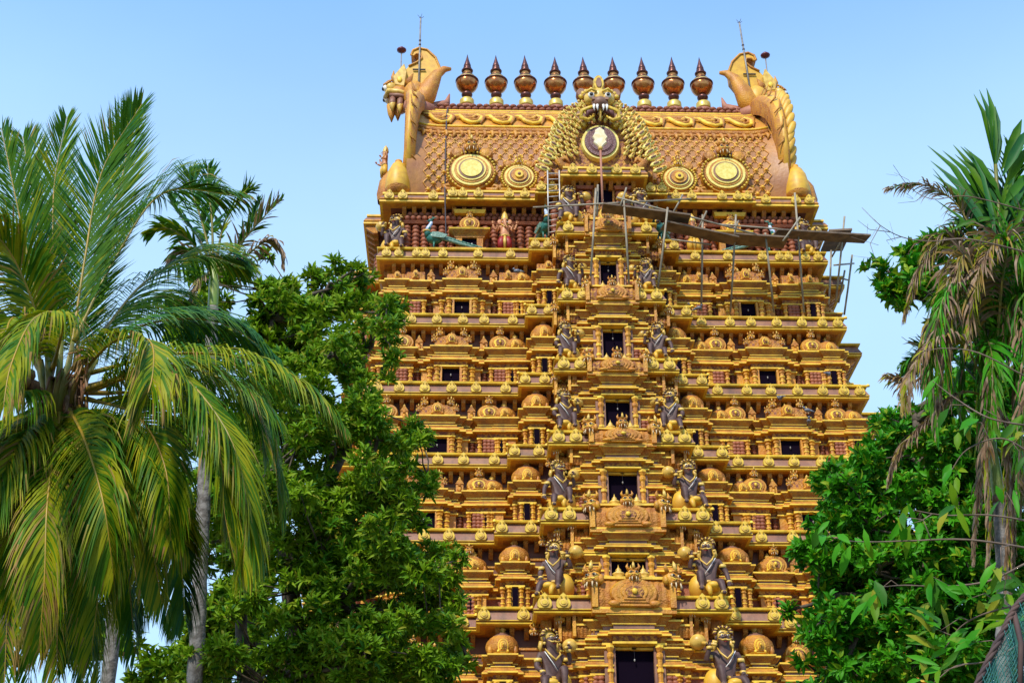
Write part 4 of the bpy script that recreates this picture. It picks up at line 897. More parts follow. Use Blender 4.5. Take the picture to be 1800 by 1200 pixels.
def deity(name, label, x, y, z, s_, eleph, rz=0):
    root = thing(name, label, 'statue', (x, y, z)); root.scale = (s_,)*3; root.rotation_euler.z = rz; b = MB()
    N = {'pel': ((0, 0, .72), .17), 'sp': ((0, -.03, .95), .19 if eleph else .14), 'ch': ((0, -.02, 1.18), .19), 'nk': ((0, -.03, 1.36), .08), 'hd': ((0, -.05, 1.5), .13), 'ht': ((0, -.04, 1.6), .11)}
    E_ = [('pel', 'sp'), ('sp', 'ch'), ('ch', 'nk'), ('nk', 'hd'), ('hd', 'ht')]
    for q, n_ in ((-1, 'l'), (1, 'r')):
        N['s'+n_] = ((q*.24, -.02, 1.24), .075); N['e'+n_] = ((q*.42, -.05, 1.08), .06); N['w'+n_] = ((q*.50, -.12, 1.32), .045)
        N['f'+n_] = ((q*.34, -.12, .98), .055); N['g'+n_] = ((q*.32, -.32, 1.02), .042)
        N['h'+n_] = ((q*.11, 0, .6), .12); N['k'+n_] = ((q*.13, -.04, .34), .09); N['a'+n_] = ((q*.13, 0, .07), .055); N['t'+n_] = ((q*.15, -.14, .03), .045)
        E_ += [('ch', 's'+n_), ('s'+n_, 'e'+n_), ('e'+n_, 'w'+n_), ('s'+n_, 'f'+n_), ('f'+n_, 'g'+n_), ('pel', 'h'+n_), ('h'+n_, 'k'+n_), ('k'+n_, 'a'+n_), ('a'+n_, 't'+n_)]
    v, f = skinned(N, E_); b.add(v, f, 'flesh', True)
    for q, n_ in ((-1, 'l'), (1, 'r')): hand(b, Vector(N['w'+n_][0])+Vector((0, 0, .06)), (0, 0, 1), 'flesh'); hand(b, Vector(N['g'+n_][0])+Vector((0, -.04, .03)), (0, -.3, 1), 'flesh')
    if eleph:
        b.tube([(0, -.16, 1.52), (0, -.25, 1.38), (.02, -.27, 1.2), (.08, -.27, 1.08), (.16, -.28, 1.1)], [.08, .065, .05, .04, .03], 'flesh', 8)
        for q in (-1, 1):
            b.ball((q*.2, -.0, 1.5), (.11, .03, .13), 'flesh', 9, 6); b.tube([(q*.07, -.2, 1.4), (q*.11, -.27, 1.33)], [.02, .008], 'white', 5)
            b.ball((q*.06, -.17, 1.55), (.03, .02, .02), 'white', 6, 4)
    else: face(b, (0, -.06, 1.52), 1.0, 'flesh')
    b.build('body', root)
    c = MB(); c.lathe([(.14, 1.58), (.16, 1.64), (.13, 1.68), (.15, 1.74), (.11, 1.80), (.12, 1.85), (.07, 1.92), (.02, 2.02)], 'gold', 10); c.build('crown', root)
    d = MB()
    for q in (-1, 1): d.tube([(q*.09, -.02, .74), (q*.15, -.06, .5), (q*.17, -.04, .2)], [.13, .15, .13], 'cloth_red' if eleph else 'cloth_yellow', 9)
    d.tube([(0, -.14, .78), (0, -.2, .5), (0, -.16, .15)], [.05, .075, .05], 'gold', 7); d.tube([(-.2, -.08, .78), (0, -.19, .76), (.2, -.08, .78)], .045, 'gold', 6)
    d.tube([(-.15, -.1, 1.34), (0, -.22, 1.14), (.15, -.1, 1.34)], .03, 'gold', 6); d.build('dress', root)
deity('deity_statue', 'standing elephant-headed statue in red and gold dress on the left top ledge', -3.92, -4.9, ZC[0], .98, True)
deity('deity_statue', 'standing golden crowned statue behind the scaffold on the right top ledge', 3.75, -4.9, ZC[0], .98, False)
deity('deity_statue', 'small crowned figure in red standing on the left end of the roof', -8.95, -3.9, 36.9, .85, False, -1.2)

# pigeons
pg = MB(); pg.ball((0, 0, .12), (.14, .08, .08), 'pigeon', 8, 6); pg.ball((-.13, 0, .21), .05, 'pigeon', 7, 5); pg.tube([(.1, 0, .12), (.28, 0, .08)], [.05, .02], 'pigeon', 5); pg.tube([(-.17, 0, .21), (-.21, 0, .2)], [.012, .003], 'black', 4)
for y in (-.03, .03): pg.tube([(0, y, .06), (0, y, 0)], .008, 'clay', 4)
P0 = None
for i, (px, py, y, z, lab) in enumerate(((909, 481, -6.6, None, 'grey pigeon perched left of the topmost doorway'), (1212, 545, -6.5, None, 'grey pigeon sitting between two medallions right of the second highest door'), (1228, 546, -6.4, None, 'grey pigeon at the foot of a scaffold pole'),
                                  (1456, 662, -6.4, None, 'grey pigeon on a right cornice beneath a corner window'), (1372, 704, -6.6, None, 'dark pigeon on a miniature barrel roof at the right'), (1420, 726, -7.0, None, 'white-necked pigeon on the right side carvings'), (1422, 745, -7.0, None, 'grey pigeon just below the white-necked one'))):
    p = at(px, py, y)
    if P0 is None: P0 = pg.build('pigeon'); o = P0
    else: o = P0.copy(); col.objects.link(o)
    o.location = p; o.rotation_euler.z = i*1.3; tag(o, lab, 'pigeon', 'pigeons perched on the tower')

# ================================================================ lightning rods, beacon lamps
for sg in (-1, 1):
    side = 'left' if sg < 0 else 'right'
    m = MB(); x = sg*7.8; dx = 0 if sg < 0 else -.12*2
    m.tube([(0, 0, 0), (dx, 0, 5.0)], .045, 'steel', 6); m.tube([(dx*.9, 0, 4.3), (dx, 0, 5.1)], .02, 'wire', 5)
    for i in range(4): a = i*math.pi/2+.4; m.tube([(dx, 0, 5.0), (dx+.16*math.cos(a), .16*math.sin(a), 5.16)], .012, 'wire', 4)
    for z in (3.4, 3.65): m.ball((dx*z/5, 0, z), .07, 'wire', 6, 5)
    for z in (.9, 1.9): m.box(-.3, .3, -.03, .03, z, z+.05, 'black')
    o = m.build('lightning_rod', None, (x, -.35, 43.6)); tag(o, 'tall thin lightning rod on the %s horn of the roof' % side, 'lightning rod', 'lightning rods')
    r_ = thing('beacon_lamp', 'small dark red warning lamp on a thin pole at the %s end of the roof' % side, 'lamp', (sg*8.66, -.3, 44.8), 'warning lamps')
    m = MB(); m.tube([(0, 0, 0), (0, 0, 1.8)], .03, 'steel', 6); m.box(-.05, .3, -.03, .03, .1, .14, 'black'); m.build('pole', r_)
    m = MB(); m.lathe([(.03, 1.75), (.10, 1.78), (.22, 1.86), (.23, 1.92), (.14, 1.98), (.10, 2.05), (.02, 2.08)], 'lamp_red', 12); m.build('lamp_head', r_)
m = MB(); pts = [roof_pt(-6.4, .99, .2), roof_pt(-6.42, .8, .2), roof_pt(-6.4, .55, .2), roof_pt(-6.4, .3, .15), roof_pt(-6.38, .05, .15), (-6.38, -5.25, 35.6), (-6.36, -5.3, 35.0), (-6.3, -4.8, 33.5), (-6.3, -4.8, 32.75)]
m.tube(pts, .03, 'wire', 5); tag(m.build('cable'), 'dark lightning cable running down the left part of the roof', 'cable')

# ================================================================ scaffold and ladder
sc = thing('scaffold', 'rickety pole scaffold with planks across the upper right of the tower', 'scaffold', at(1200, 500, -8))
def scpart(name, pts, r, m, flat=False):
    b = MB(); b.tube([Vector(p)-Vector(sc.location) for p in pts], r, m, 8); return b.build(name, sc)
def pole(a, b_, ya, yb, r=.04): scpart('pole', [at(*a, ya), (Vector(at(*a, ya))+Vector(at(*b_, yb)))/2+Vector((.01, 0, .0)), at(*b_, yb)], r, 'bamboo')
for a, b_, ya, yb in (((1047.5, 331), (1037, 503), -8.6, -7.95), ((1051, 325), (1049, 380), -8.5, -8.4), ((1096, 345), (1105.6, 500), -8.6, -7.95), ((1173.6, 365), (1156.6, 505), -8.5, -7.9), ((1235, 377), (1232.5, 547), -7.6, -5.95), ((1293.6, 377), (1284, 548), -7.5, -5.95),
                      ((1345, 409), (1360, 549), -7.4, -5.95), ((1397, 339), (1413, 549), -7.4, -5.95), ((1484.6, 380), (1469, 530), -6.2, -5.0), ((1498, 448), (1484, 553), -4.5, -4.0), ((1485, 475), (1474, 532), -4.0, -3.6), ((1461, 440), (1457, 535), -5.6, -5.4)):
    pole(a, b_, ya, yb)
for a, b_, y1, y2 in (((937, 364.6), (1215, 349.6), -8.55, -8.45), ((1084, 347), (1330, 412), -8.65, -7.6), ((1260, 394), (1515, 414), -7.6, -6.1), ((1101, 330), (1090, 362), -8.6, -8.6), ((1200, 342), (1183, 374), -8.4, -8.4), ((1406, 382), (1376, 424), -7.4, -7.5),
                      ((1180, 421), (1250, 430), -7.2, -7.2), ((1242, 371), (1228, 400), -7.7, -7.6), ((1298, 388), (1292, 402), -7.6, -7.6), ((1466, 466), (1501, 463), -5.5, -4.3), ((1488, 405), (1462, 452), -6.2, -5.4), ((1478, 489), (1490, 492), -4.2, -3.9)):
    pole(a, b_, y1, y2, .034)
def plank(a, b_, ya, yb, w=.62, t=.07):
    A = at(*a, ya)-Vector(sc.location); B = at(*b_, yb)-Vector(sc.location); b = MB(); d = (B-A).normalized(); n = Vector((-d.y, d.x, 0)).normalized(); u = Vector((0, 0, 1))
    vs = [A-n*w/2, B-n*w/2, B+n*w/2, A+n*w/2]; vs += [v+u*t for v in vs]; b.add(vs, [(3, 2, 1, 0), (4, 5, 6, 7), (0, 1, 5, 4), (1, 2, 6, 5), (2, 3, 7, 6), (3, 0, 4, 7)], 'plank'); b.build('plank', sc)
plank((1059, 366), (1212, 386), -8.3, -8.1); plank((1166, 397), (1294, 424), -8.0, -7.3); plank((1288, 421), (1382, 427), -7.2, -7.0, .8); plank((1362, 411), (1525, 421), -7.2, -6.3)
plank((1478, 405), (1462, 442), -6.4, -3.6, .9, .08)
ld = thing('ladder', 'narrow light metal ladder leaning on the eave left of the top porch', 'ladder', at(975, 412, -6.2)); LL = Vector(ld.location)
tl, bl = at(962.5, 300, -6.6)-LL, at(964.5, 414, -6.2)-LL; tr_, br_ = at(983, 300, -6.6)-LL, at(985, 410, -6.2)-LL
tr2 = tr_
for a, b_ in ((tl, bl), (tr2, br_)): m = MB(); m.tube([a, b_], .028, 'alum', 6); m.build('rail', ld)
for i in range(11):
    t = (i+.5)/11; m = MB(); m.tube([tl.lerp(bl, t), tr2.lerp(br_, t)], .018, 'alum', 5); m.build('rung', ld)

# ================================================================ VEGETATION
class FM:
    """fast quad collector for foliage"""
    def __init__(s): s.v = []; s.f = []; s.m = []; s.n = 0; s.names = []
    def mi(s, nm):
        if nm not in s.names: s.names.append(nm)
        return s.names.index(nm)
    def quads(s, V, F, nm):     # V (n,3), F (m,4) relative
        s.v.append(V); s.f.append(F+s.n); s.m.append(np.full(len(F), s.mi(nm), np.int32) if isinstance(nm, str) else nm); s.n += len(V)
    def build(s, name, parent=None, smooth=True, kind=None):
        V = np.concatenate(s.v); F = np.concatenate(s.f); me = bpy.data.meshes.new(name)
        me.vertices.add(len(V)); me.vertices.foreach_set('co', V.astype(np.float32).ravel())
        me.loops.add(F.size); me.loops.foreach_set('vertex_index', F.astype(np.int32).ravel())
        me.polygons.add(len(F)); me.polygons.foreach_set('loop_start', np.arange(0, F.size, 4, dtype=np.int32))
        me.update(calc_edges=True)
        for n in s.names: me.materials.append(MT[n])
        me.polygons.foreach_set('material_index', np.concatenate(s.m)); me.polygons.foreach_set('use_smooth', np.full(len(F), smooth)); me.update()
        o = bpy.data.objects.new(name, me); col.objects.link(o)
        if parent: o.parent = parent
        if kind: o['kind'] = kind
        return o
ng = np.random.default_rng(11)
def bez(p, n):
    """Catmull-Rom through points"""
    p = [np.array(q, float) for q in p]; p = [2*p[0]-p[1]]+p+[2*p[-1]-p[-2]]; out = []; m = len(p)-3
    for i in range(n+1):
        u = i/n*m; j = min(int(u), m-1); f = u-j; a, b, c, d = p[j:j+4]
        out.append(.5*((2*b)+(c-a)*f+(2*a-5*b+4*c-d)*f*f+(-a+3*b-3*c+d)*f**3))
    return np.array(out)
def norm(a): return a/np.maximum(np.linalg.norm(a, axis=-1, keepdims=True), 1e-9)
def leaves(fm, P, D, N, L, W, names, probs, droop=.25, fold=.25):
    """P base, D direction, N up normal, L length, W width arrays; folded 4-quad leaves"""
    n = len(P); D = norm(D); S = norm(np.cross(D, N)); N = np.cross(S, D)
    L = L[:, None]; W = W[:, None]
    rows = []
    for t, w_, dz in ((0, .12, 0), (.35, 1, -.06), (.7, .85, -.3), (1, .06, -1)):
        c = P+D*L*t+N*L*dz*droop; e = S*W*w_*.5; u = N*W*w_*fold
        rows += [c-e+u, c, c+e+u]
    V = np.stack(rows, 1).reshape(-1, 3); o = (np.arange(n)*12)[:, None, None]
    Q = np.array([(3*r+c, 3*r+c+1, 3*r+c+4, 3*r+c+3) for r in range(3) for c in range(2)])
    F = (Q[None]+o).reshape(-1, 4)
    mi = np.array([fm.mi(nm) for nm in names]); pick = ng.choice(mi, n, p=probs); fm.quads(V, F, np.repeat(pick, 6).astype(np.int32))
def rosettes(fm, C, out, k, L, W, names, probs, spread=.9, droop=.25):
    """leaf whorls at twig tips C with outward direction out"""
    n = len(C); out = norm(out); a = norm(np.cross(out, ng.normal(size=(n, 3)))); b = np.cross(out, a)
    P = []; D = []; Nn = []
    mi = np.array([fm.mi(nm) for nm in names]); tw = ng.choice(len(names), n, p=probs)
    for j in range(k):
        th = 2*math.pi*(j/k)+ng.uniform(-.3, .3, (n, 1)); sp = spread*ng.uniform(.5, 1.25, (n, 1))
        d = norm(out+(a*np.cos(th)+b*np.sin(th))*sp); P.append(C-out*ng.uniform(0, .12, (n, 1))); D.append(d); Nn.append(out+ng.normal(size=(n, 3))*.15)
    P = np.concatenate(P); D = np.concatenate(D); Nn = np.concatenate(Nn); m = len(P)
    leaves(fm, P, D, Nn, L*ng.uniform(.6, 1.2, m), W*ng.uniform(.75, 1.2, m), names, probs, droop)
def blob_points(c, r, n, shell=.5):
    d = norm(ng.normal(size=(n, 3))); rad = (shell**3+(1-shell**3)*ng.random((n, 1)))**(1/3); return np.array(c)+d*rad*np.array(r), d
def limb(mb, a, b, r0, r1, m='bark', n=7, wob=.1, seg=6):
    a = Vector(a); b = Vector(b); L = (b-a).length; pts = [a.lerp(b, i/seg)+Vector((rnd.uniform(-1, 1), rnd.uniform(-1, 1), rnd.uniform(-.5, .8)))*wob*L*(0 if i in (0, seg) else .5) for i in range(seg+1)]
    mb.tube(pts, [r0+(r1-r0)*(i/seg) for i in range(seg+1)], m, n); return pts

def inpoly(x, y, poly):
    c = False; n = len(poly); dmin = 1e9
    for i in range(n):
        (x1, y1), (x2, y2) = poly[i], poly[(i+1) % n]
        if (y1 > y) != (y2 > y) and x < (x2-x1)*(y-y1)/(y2-y1)+x1: c = not c
        L = (x2-x1)**2+(y2-y1)**2; t = max(0, min(1, ((x-x1)*(x2-x1)+(y-y1)*(y2-y1))/L)); dmin = min(dmin, math.hypot(x-x1-t*(x2-x1), y-y1-t*(y2-y1)))
    return c, dmin
def broadleaf(name, label, cat, trunks, polys, y0, leaf, names, probs, ncl=150, dens=70, k=7, thick=1.6, droop=.25, sub=.42, nl=26, group=None):
    """foliage clumps fill the crown volume whose measured outline is given; limbs run from the trunks out to the clumps"""
    base = trunks[0][0][0]; root = thing(name, label, cat, (base[0], base[1], 0), group); off = Vector(root.location)
    tb = MB(); fm = FM(); joints = []
    for pts, r_ in trunks:
        C = bez(pts, 26); tb.tube([Vector(p)-off for p in C], [r_*(1.2-.85*i/26)*(1+.06*math.sin(i*2.1)) for i in range(27)], 'bark', 10); joints += [Vector(p) for p in C[12:]]
    cl = []
    tot = 0
    for poly, frac in polys:
        xs = [p[0] for p in poly]; ys = [p[1] for p in poly]; n = 0; want = int(ncl*frac); tries = 0
        while n < want and tries < 20000:
            tries += 1; x = ng.uniform(min(xs), max(xs)); y = ng.uniform(min(ys), max(ys)); c, d = inpoly(x, y, poly)
            if not c or d < 9: continue
            m = min(1, d/75); dy = ng.uniform(-1, 1)*thick*(.25+.75*m); cen = at(x, y, y0+dy); rr = sub*(.5+.5*m)*ng.uniform(.75, 1.3)
            if any((cen-c2).length < .55*min(rr, r2) for c2, r2 in cl): continue
            cl.append((cen, rr)); n += 1
    mains = [c for c, r in cl[:nl]]; mpts = []
    for c in mains:
        t = min(joints, key=lambda p: (p-c).length+max(0, p.z-c.z+.3)*1.6); lp = limb(tb, t-off, c-off, .085 if (t-c).length > 1.5 else .05, .022, 'bark', 7, .13); mpts += [p+off for p in lp[2:]]
    for c, rr in cl[nl:]:
        t = min(mpts+joints, key=lambda p: (p-c).length)
        if (t-c).length < 2.6: limb(tb, t-off, c-off, .026, .010, 'bark', 4, .14, 3)
    for c, rr in cl:
        nn = max(7, int(dens*rr*rr/.17)); Q_, dd = blob_points(c, (rr, rr, rr*.6), nn, .3)
        out = norm(dd*.9+np.array([0, -.15, .5])); rosettes(fm, Q_-np.array(off), out, k, leaf[0], leaf[1], names, probs, .95, droop)
    tb.build('trunk', root); fm.build('crown', root); return root

# large broadleaf tree left of the tower
pr_l = ['leaf_a', 'leaf_b', 'leaf_c', 'leaf_y']
def P(px, py, y): return tuple(at(px, py, y))
tA = P(500, 1195, -26.5)
trA = [([(tA[0], -26.5, 0), (tA[0], -26.5, 5), P(520, 1195, -26.5), P(512, 1050, -26.5), P(492, 930, -26.5), P(490, 830, -26.3), P(530, 740, -26)], .24),
       ([(tA[0]-.4, -26.2, 0), (tA[0]-.3, -26.2, 5), P(430, 1195, -26), P(425, 1080, -26), P(450, 980, -26)], .2),
       ([P(520, 1190, -26.5), P(560, 1100, -26.6), P(640, 1000, -26.8), P(700, 900, -27)], .13), ([P(505, 1000, -26.5), P(560, 880, -26.3), P(620, 760, -26), P(640, 620, -26)], .12)]
polA = [((560, 600), (620, 520), (660, 515), (712, 540), (706, 610), (688, 680), (758, 738), (752, 790), (818, 848), (770, 880), (735, 905), (822, 965), (800, 1040), (835, 1130), (830, 1230), (560, 1230), (500, 1180), (520, 1060), (470, 990), (560, 900), (540, 800), (450, 760), (450, 640), (540, 620)),
        ((280, 1230), (300, 1150), (380, 1090), (420, 1010), (480, 960), (540, 1040), (560, 1230)),
        ((420, 680), (480, 620), (600, 640), (600, 900), (540, 1010), (430, 1020), (400, 860))]
broadleaf('broadleaf_tree', 'large dark green leafy tree covering the left edge of the tower, behind the coconut palm', 'tree', trA, [(polA[0], .74), (polA[1], .12), (polA[2], .14)], -27, (.205, .055), pr_l, [.45, .41, .08, .06], ncl=315, dens=40, thick=1.9, sub=.40, nl=44)
# lighter tree further behind, above it
tB = P(460, 1195, -21); trB = [([(tB[0], -21, 0), (tB[0], -21, 8), P(455, 1100, -21), P(465, 900, -21), P(455, 700, -21), P(480, 560, -21)], .22)]
polB = [((420, 640), (415, 560), (450, 500), (500, 470), (530, 480), (560, 440), (600, 455), (650, 460), (670, 480), (640, 520), (715, 520), (700, 560), (640, 560), (600, 620), (520, 660), (470, 720), (430, 720)),
        ((290, 620), (280, 550), (320, 500), (300, 440), (340, 450), (420, 440), (490, 420), (520, 408), (525, 440), (470, 460), (430, 500), (400, 640), (340, 640)),
        ((300, 640), (480, 680), (520, 860), (500, 1000), (500, 1230), (215, 1230), (240, 1160), (290, 1100), (310, 1000), (300, 820)),
        ((-20, 960), (60, 900), (150, 900), (190, 1000), (260, 1120), (300, 1150), (150, 1190), (60, 1160), (-20, 1230))]
broadleaf('broadleaf_tree', 'lighter green leafy tree whose loose top shows beside the thin palm at the left', 'tree', trB, [(polB[0], .27), (polB[1], .15), (polB[2], .42), (polB[3], .16)], -21, (.30, .09), pr_l, [.42, .42, .11, .05], ncl=290, dens=22, thick=1.3, sub=.42, nl=36)
# right tree (dense, bright glossy leaves)
tC = P(1640, 1195, -31); trC = [([(tC[0], -31, 0), (tC[0], -31, 5), P(1640, 1100, -31), P(1630, 950, -31), P(1620, 820, -31), P(1610, 740, -31)], .2), ([P(1640, 1190, -31), P(1590, 1080, -31), P(1530, 960, -31), P(1500, 860, -31)], .12)]
polC = [((1560, 715), (1610, 690), (1660, 660), (1720, 600), (1815, 570), (1815, 860), (1815, 1230), (1405, 1230), (1400, 1150), (1375, 1060), (1420, 1010), (1385, 950), (1440, 905), (1415, 830), (1440, 795), (1500, 790), (1520, 735))]
broadleaf('broadleaf_tree', 'dense bright green leafy tree hiding the lower right of the tower', 'tree', trC, [(polC[0], 1)], -31, (.20, .072), ['leaf_r', 'leaf_b', 'leaf_c', 'leaf_y'], [.72, .15, .11, .02], ncl=360, dens=34, k=7, thick=1.7, sub=.36, nl=46)
tD = P(1700, 1195, -28); trD = [([(tD[0]+1, -28, 0), (tD[0]+1, -28, 8), P(1740, 1000, -28), P(1730, 800, -28), P(1700, 620, -28), P(1640, 520, -28)], .16)]
polD = [((1512, 470), (1525, 452), (1560, 460), (1575, 425), (1640, 405), (1700, 400), (1815, 430), (1815, 600), (1700, 620), (1640, 570), (1590, 590), (1570, 545), (1530, 510))]
broadleaf('broadleaf_tree', 'small-crowned glossy tree whose branch reaches left under the dead fronds at the upper right', 'tree', trD, [(polD[0], 1)], -28, (.27, .10), ['leaf_r', 'leaf_b', 'leaf_c', 'leaf_y'], [.60, .30, .08, .02], ncl=75, dens=24, k=6, thick=1.0, sub=.34, nl=20)

# ---------------------------------------------------------------- palms
def frond(root, off, pts, Ll=1.0, npair=85, w=.045, mats=('frond_green', 'frond_yellow', 'frond_tip'), pr=(.7, .25, .05), start=.16, up=None, droopk=.5, ang=.75, rr=.05, rmat='rachis', tear=0., lname='leaflets', noise=.1, tipdead=0., side=1., name='frond'):
    C = bez(pts, 60); T_ = norm(np.gradient(C, axis=0)); seg = 3
    m = MB(); m.tube([Vector(c)-off for c in C[::3]], [rr*(1.5 if i < 2 else 1)*(1-.85*i/20) for i in range(21)], rmat, 6)
    ro = m.build(name, root)
    fm = FM(); t = np.linspace(start, .995, npair); idx = t*60; i0 = np.minimum(idx.astype(int), 59); f = (idx-i0)[:, None]
    B = C[i0]*(1-f)+C[i0+1]*f; TT = norm(T_[i0]*(1-f)+T_[i0+1]*f)
    upv = np.array(up if up is not None else (0, 0, 1.), float); S = norm(np.cross(TT, upv)); U = np.cross(S, TT)
    prof = (np.sin(np.clip((t-start)/(1-start), 0, 1)**.65*math.pi)**.55*.85+.18)
    for sd_ in (-1, 1):
        n = npair; keep = ng.random(n) >= tear
        L = Ll*prof*ng.uniform(1-noise, 1+noise, n); a = ang*(1-.55*((t-start)/(1-start)))[:, None]+ng.normal(size=(n, 1))*noise*.6
        d = norm(TT*np.cos(a)+S*sd_*np.sin(a)*side+U*(.25-.0*a)+ng.normal(size=(n, 3))*noise*.3)
        P0 = B+S*sd_*.01; W_ = w*ng.uniform(.8, 1.2, n)
        rows = []; pos = P0.copy(); dirv = d.copy(); nseg = 4
        for s_ in range(nseg+1):
            ww = (.45, 1, .9, .6, .05)[s_]*W_[:, None]; wd = norm(np.cross(dirv, np.cross(TT, dirv)*1.0+U*.4)); wd = norm(np.cross(dirv, wd)*.35+norm(TT-dirv*(TT*dirv).sum(1, keepdims=True))*.9)
            rows += [pos-wd*ww/2, pos+wd*ww/2]
            dirv = norm(dirv+np.array([0, 0, -1.])*droopk*(.45+.35*s_)*ng.uniform(.7, 1.3, (n, 1))*.55+ng.normal(size=(n, 3))*noise*.15); pos = pos+dirv*L[:, None]/nseg
        V = np.stack(rows, 1)[keep]; n2 = len(V); Q = np.array([(2*r, 2*r+1, 2*r+3, 2*r+2) for r in range(nseg)]); F = (Q[None]+(np.arange(n2)*2*(nseg+1))[:, None, None]).reshape(-1, 4)
        mi = np.array([fm.mi(q) for q in mats]); pick = ng.choice(mi, n2, p=pr); pk = np.repeat(pick, nseg).reshape(n2, nseg)
        tips = ng.random(n2) < tipdead
        pk[tips, -1] = fm.mi('frond_tip'); pk[tips & (ng.random(n2) < .5), -2] = fm.mi('frond_tip')
        fm.quads(V.reshape(-1, 3)-np.array(off), F, pk.reshape(-1).astype(np.int32))
    fm.build(lname, ro, smooth=False); return ro

# coconut palm, near left
YP = -35.5
cc = at(105, 700, YP); cp = thing('coconut_palm', 'big coconut palm with long arching fronds and a bunch of coconuts at the far left', 'palm tree', (cc.x-.5, YP, 0)); off = Vector(cp.location)
m = MB(); m.tube([(0, 0, 0), (-.1, 0, 3), (.1, 0, cc.z*.6), (.45, 0, cc.z-.9), (.5, 0, cc.z+.2)], [.30, .24, .2, .2, .16], 'palm_bark', 12); m.build('trunk', cp)
def Q(px, py, dy): return tuple(at(px, py, YP+dy))
CM = .92
fr = [  # (points, leaf length, mats idx, droop)
 ([(122, 640, 0), (150, 450, .3), (180, 300, .4), (250, 182, .2)], .95, 0, .03, (0, -1, .3)),
 ([(105, 640, 0), (95, 480, .5), (95, 330, .8), (118, 205, .8)], .8, 0, .03, (0, -1, .2)),
 ([(130, 650, 0), (160, 470, .9), (215, 310, 1.2), (228, 190, 1.4)], .9, 0, .03, (0, -1, .3)),
 ([(90, 640, 0), (55, 480, -.2), (30, 360, -.3), (2, 225, -.3)], .8, 0, .05, (0, -1, .3)),
 ([(90, 650, 0), (50, 510, -.6), (0, 420, -1.0), (-60, 400, -1.4)], .9, 1, .5, None),
 ([(75, 660, 0), (10, 560, .2), (-70, 520, .4), (-150, 560, .5)], .9, 0, .6, None),
 ([(130, 600, 0), (205, 450, .2), (290, 338, .5), (420, 345, .8)], .95, 0, .45, None),
 ([(135, 640, 0), (230, 580, .5), (320, 560, .9), (400, 572, 1.2), (480, 625, 1.4)], .85, 2, .55, None),
 ([(140, 660, 0), (200, 600, -1.0), (262, 598, -1.6), (268, 660, -2.1), (246, 730, -2.2)], .95, 1, .7, None),
 ([(160, 655, 0), (300, 622, -.5), (430, 630, -.9), (530, 675, -1.1), (598, 742, -1.1)], .98, 3, .62, None),
 ([(150, 690, 0), (260, 660, -1.0), (345, 722, -1.5), (388, 810, -1.8), (395, 900, -1.8), (418, 1010, -1.7)], 1.0, 3, .6, None),
 ([(150, 685, -.3), (285, 645, -1.2), (385, 735, -1.8), (430, 860, -2.0), (428, 1000, -2.0)], 1.1, 3, .65, None),
 ([(150, 685, 0), (300, 645, .5), (430, 690, .6), (480, 800, .6), (490, 900, .6)], 1.0, 0, .65, None),
 ([(150, 690, 0), (300, 700, .6), (400, 800, .9), (440, 900, 1.0), (450, 980, 1.0)], .95, 0, .6, None),
 ([(95, 720, 0), (92, 800, -1.0), (82, 900, -1.5), (78, 1020, -1.6), (68, 1150, -1.4)], .85, 4, .55, (0, -1, .4)),
 ([(140, 720, 0), (180, 800, -.9), (186, 900, -1.2), (175, 1020, -1.1), (160, 1150, -.9)], .95, 3, .5, (0, -1, .4)),
 ([(160, 720, 0), (230, 800, .2), (290, 900, .5), (318, 1000, .6), (325, 1090, .6)], 1.0, 5, .5, (-.2, -1, .4)),
 ([(80, 690, 0), (30, 690, -1.2), (-40, 740, -1.8), (-70, 860, -2.0)], .9, 3, .7, None),
 ([(70, 720, 0), (10, 780, -.2), (-15, 900, -.2), (-10, 1050, -.2)], .95, 3, .55, (.3, -1, .4)),
 ([(80, 700, 0), (20, 760, 1.0), (-5, 880, 1.3), (30, 1010, 1.3)], .95, 5, .5, (.3, -1, .4)),
 ([(100, 640, 0), (60, 520, 1.5), (30, 450, 2.3), (-40, 430, 3.0)], .8, 0, .45, None),
 ([(130, 650, 0), (200, 560, 2.0), (290, 520, 3.2), (350, 560, 3.9)], .8, 0, .6, None),
 ([(130, 730, 0), (210, 860, 1.5), (240, 980, 1.8), (235, 1090, 1.8)], .95, 5, .5, (0, -1, .4)),
 ([(90, 660, 0), (110, 560, -2.0), (60, 560, -2.8), (20, 640, -3.3), (5, 720, -3.5)], .7, 1, .8, None),
 ([(95, 640, 0), (30, 560, -.9), (10, 600, -1.6), (20, 700, -2.0)], .9, 1, .7, None),
 ([(150, 680, 0), (330, 640, 1.2), (440, 700, 1.8), (470, 800, 2.0)], .95, 0, .6, None),
 ([(140, 640, 0), (250, 500, 1.5), (350, 450, 2.3), (430, 470, 2.8)], .9, 0, .5, None),
 ([(150, 700, 0), (240, 730, -.7), (290, 820, -1.1), (300, 950, -1.2)], .95, 3, .55, (0, -1, .4)),
 ([(100, 710, 0), (50, 800, -.8), (35, 920, -1.1), (30, 1060, -1.1)], .9, 3, .5, (0, -1, .4)),
 ([(100, 640, 0), (70, 420, .9), (50, 300, 1.3), (40, 240, 1.5)], .85, 0, .05, (0, -1, .3)),
 ([(110, 720, 0), (120, 860, .8), (110, 1000, 1.0), (120, 1160, 1.0)], .95, 5, .5, (0, -1, .4)),
]
MS = {0: (('frond_green', 'frond_yellow', 'frond_blue'), (.74, .12, .14), 0.05), 1: (('frond_yellow', 'frond_green', 'frond_tip'), (.62, .3, .08), .3), 2: (('frond_blue', 'frond_green'), (.6, .4), 0), 3: (('frond_green', 'frond_yellow'), (.45, .55), .12), 4: (('frond_yellow', 'frond_green', 'frond_tip'), (.48, .32, .2), .55), 5: (('frond_blue', 'frond_green'), (.35, .65), .05)}
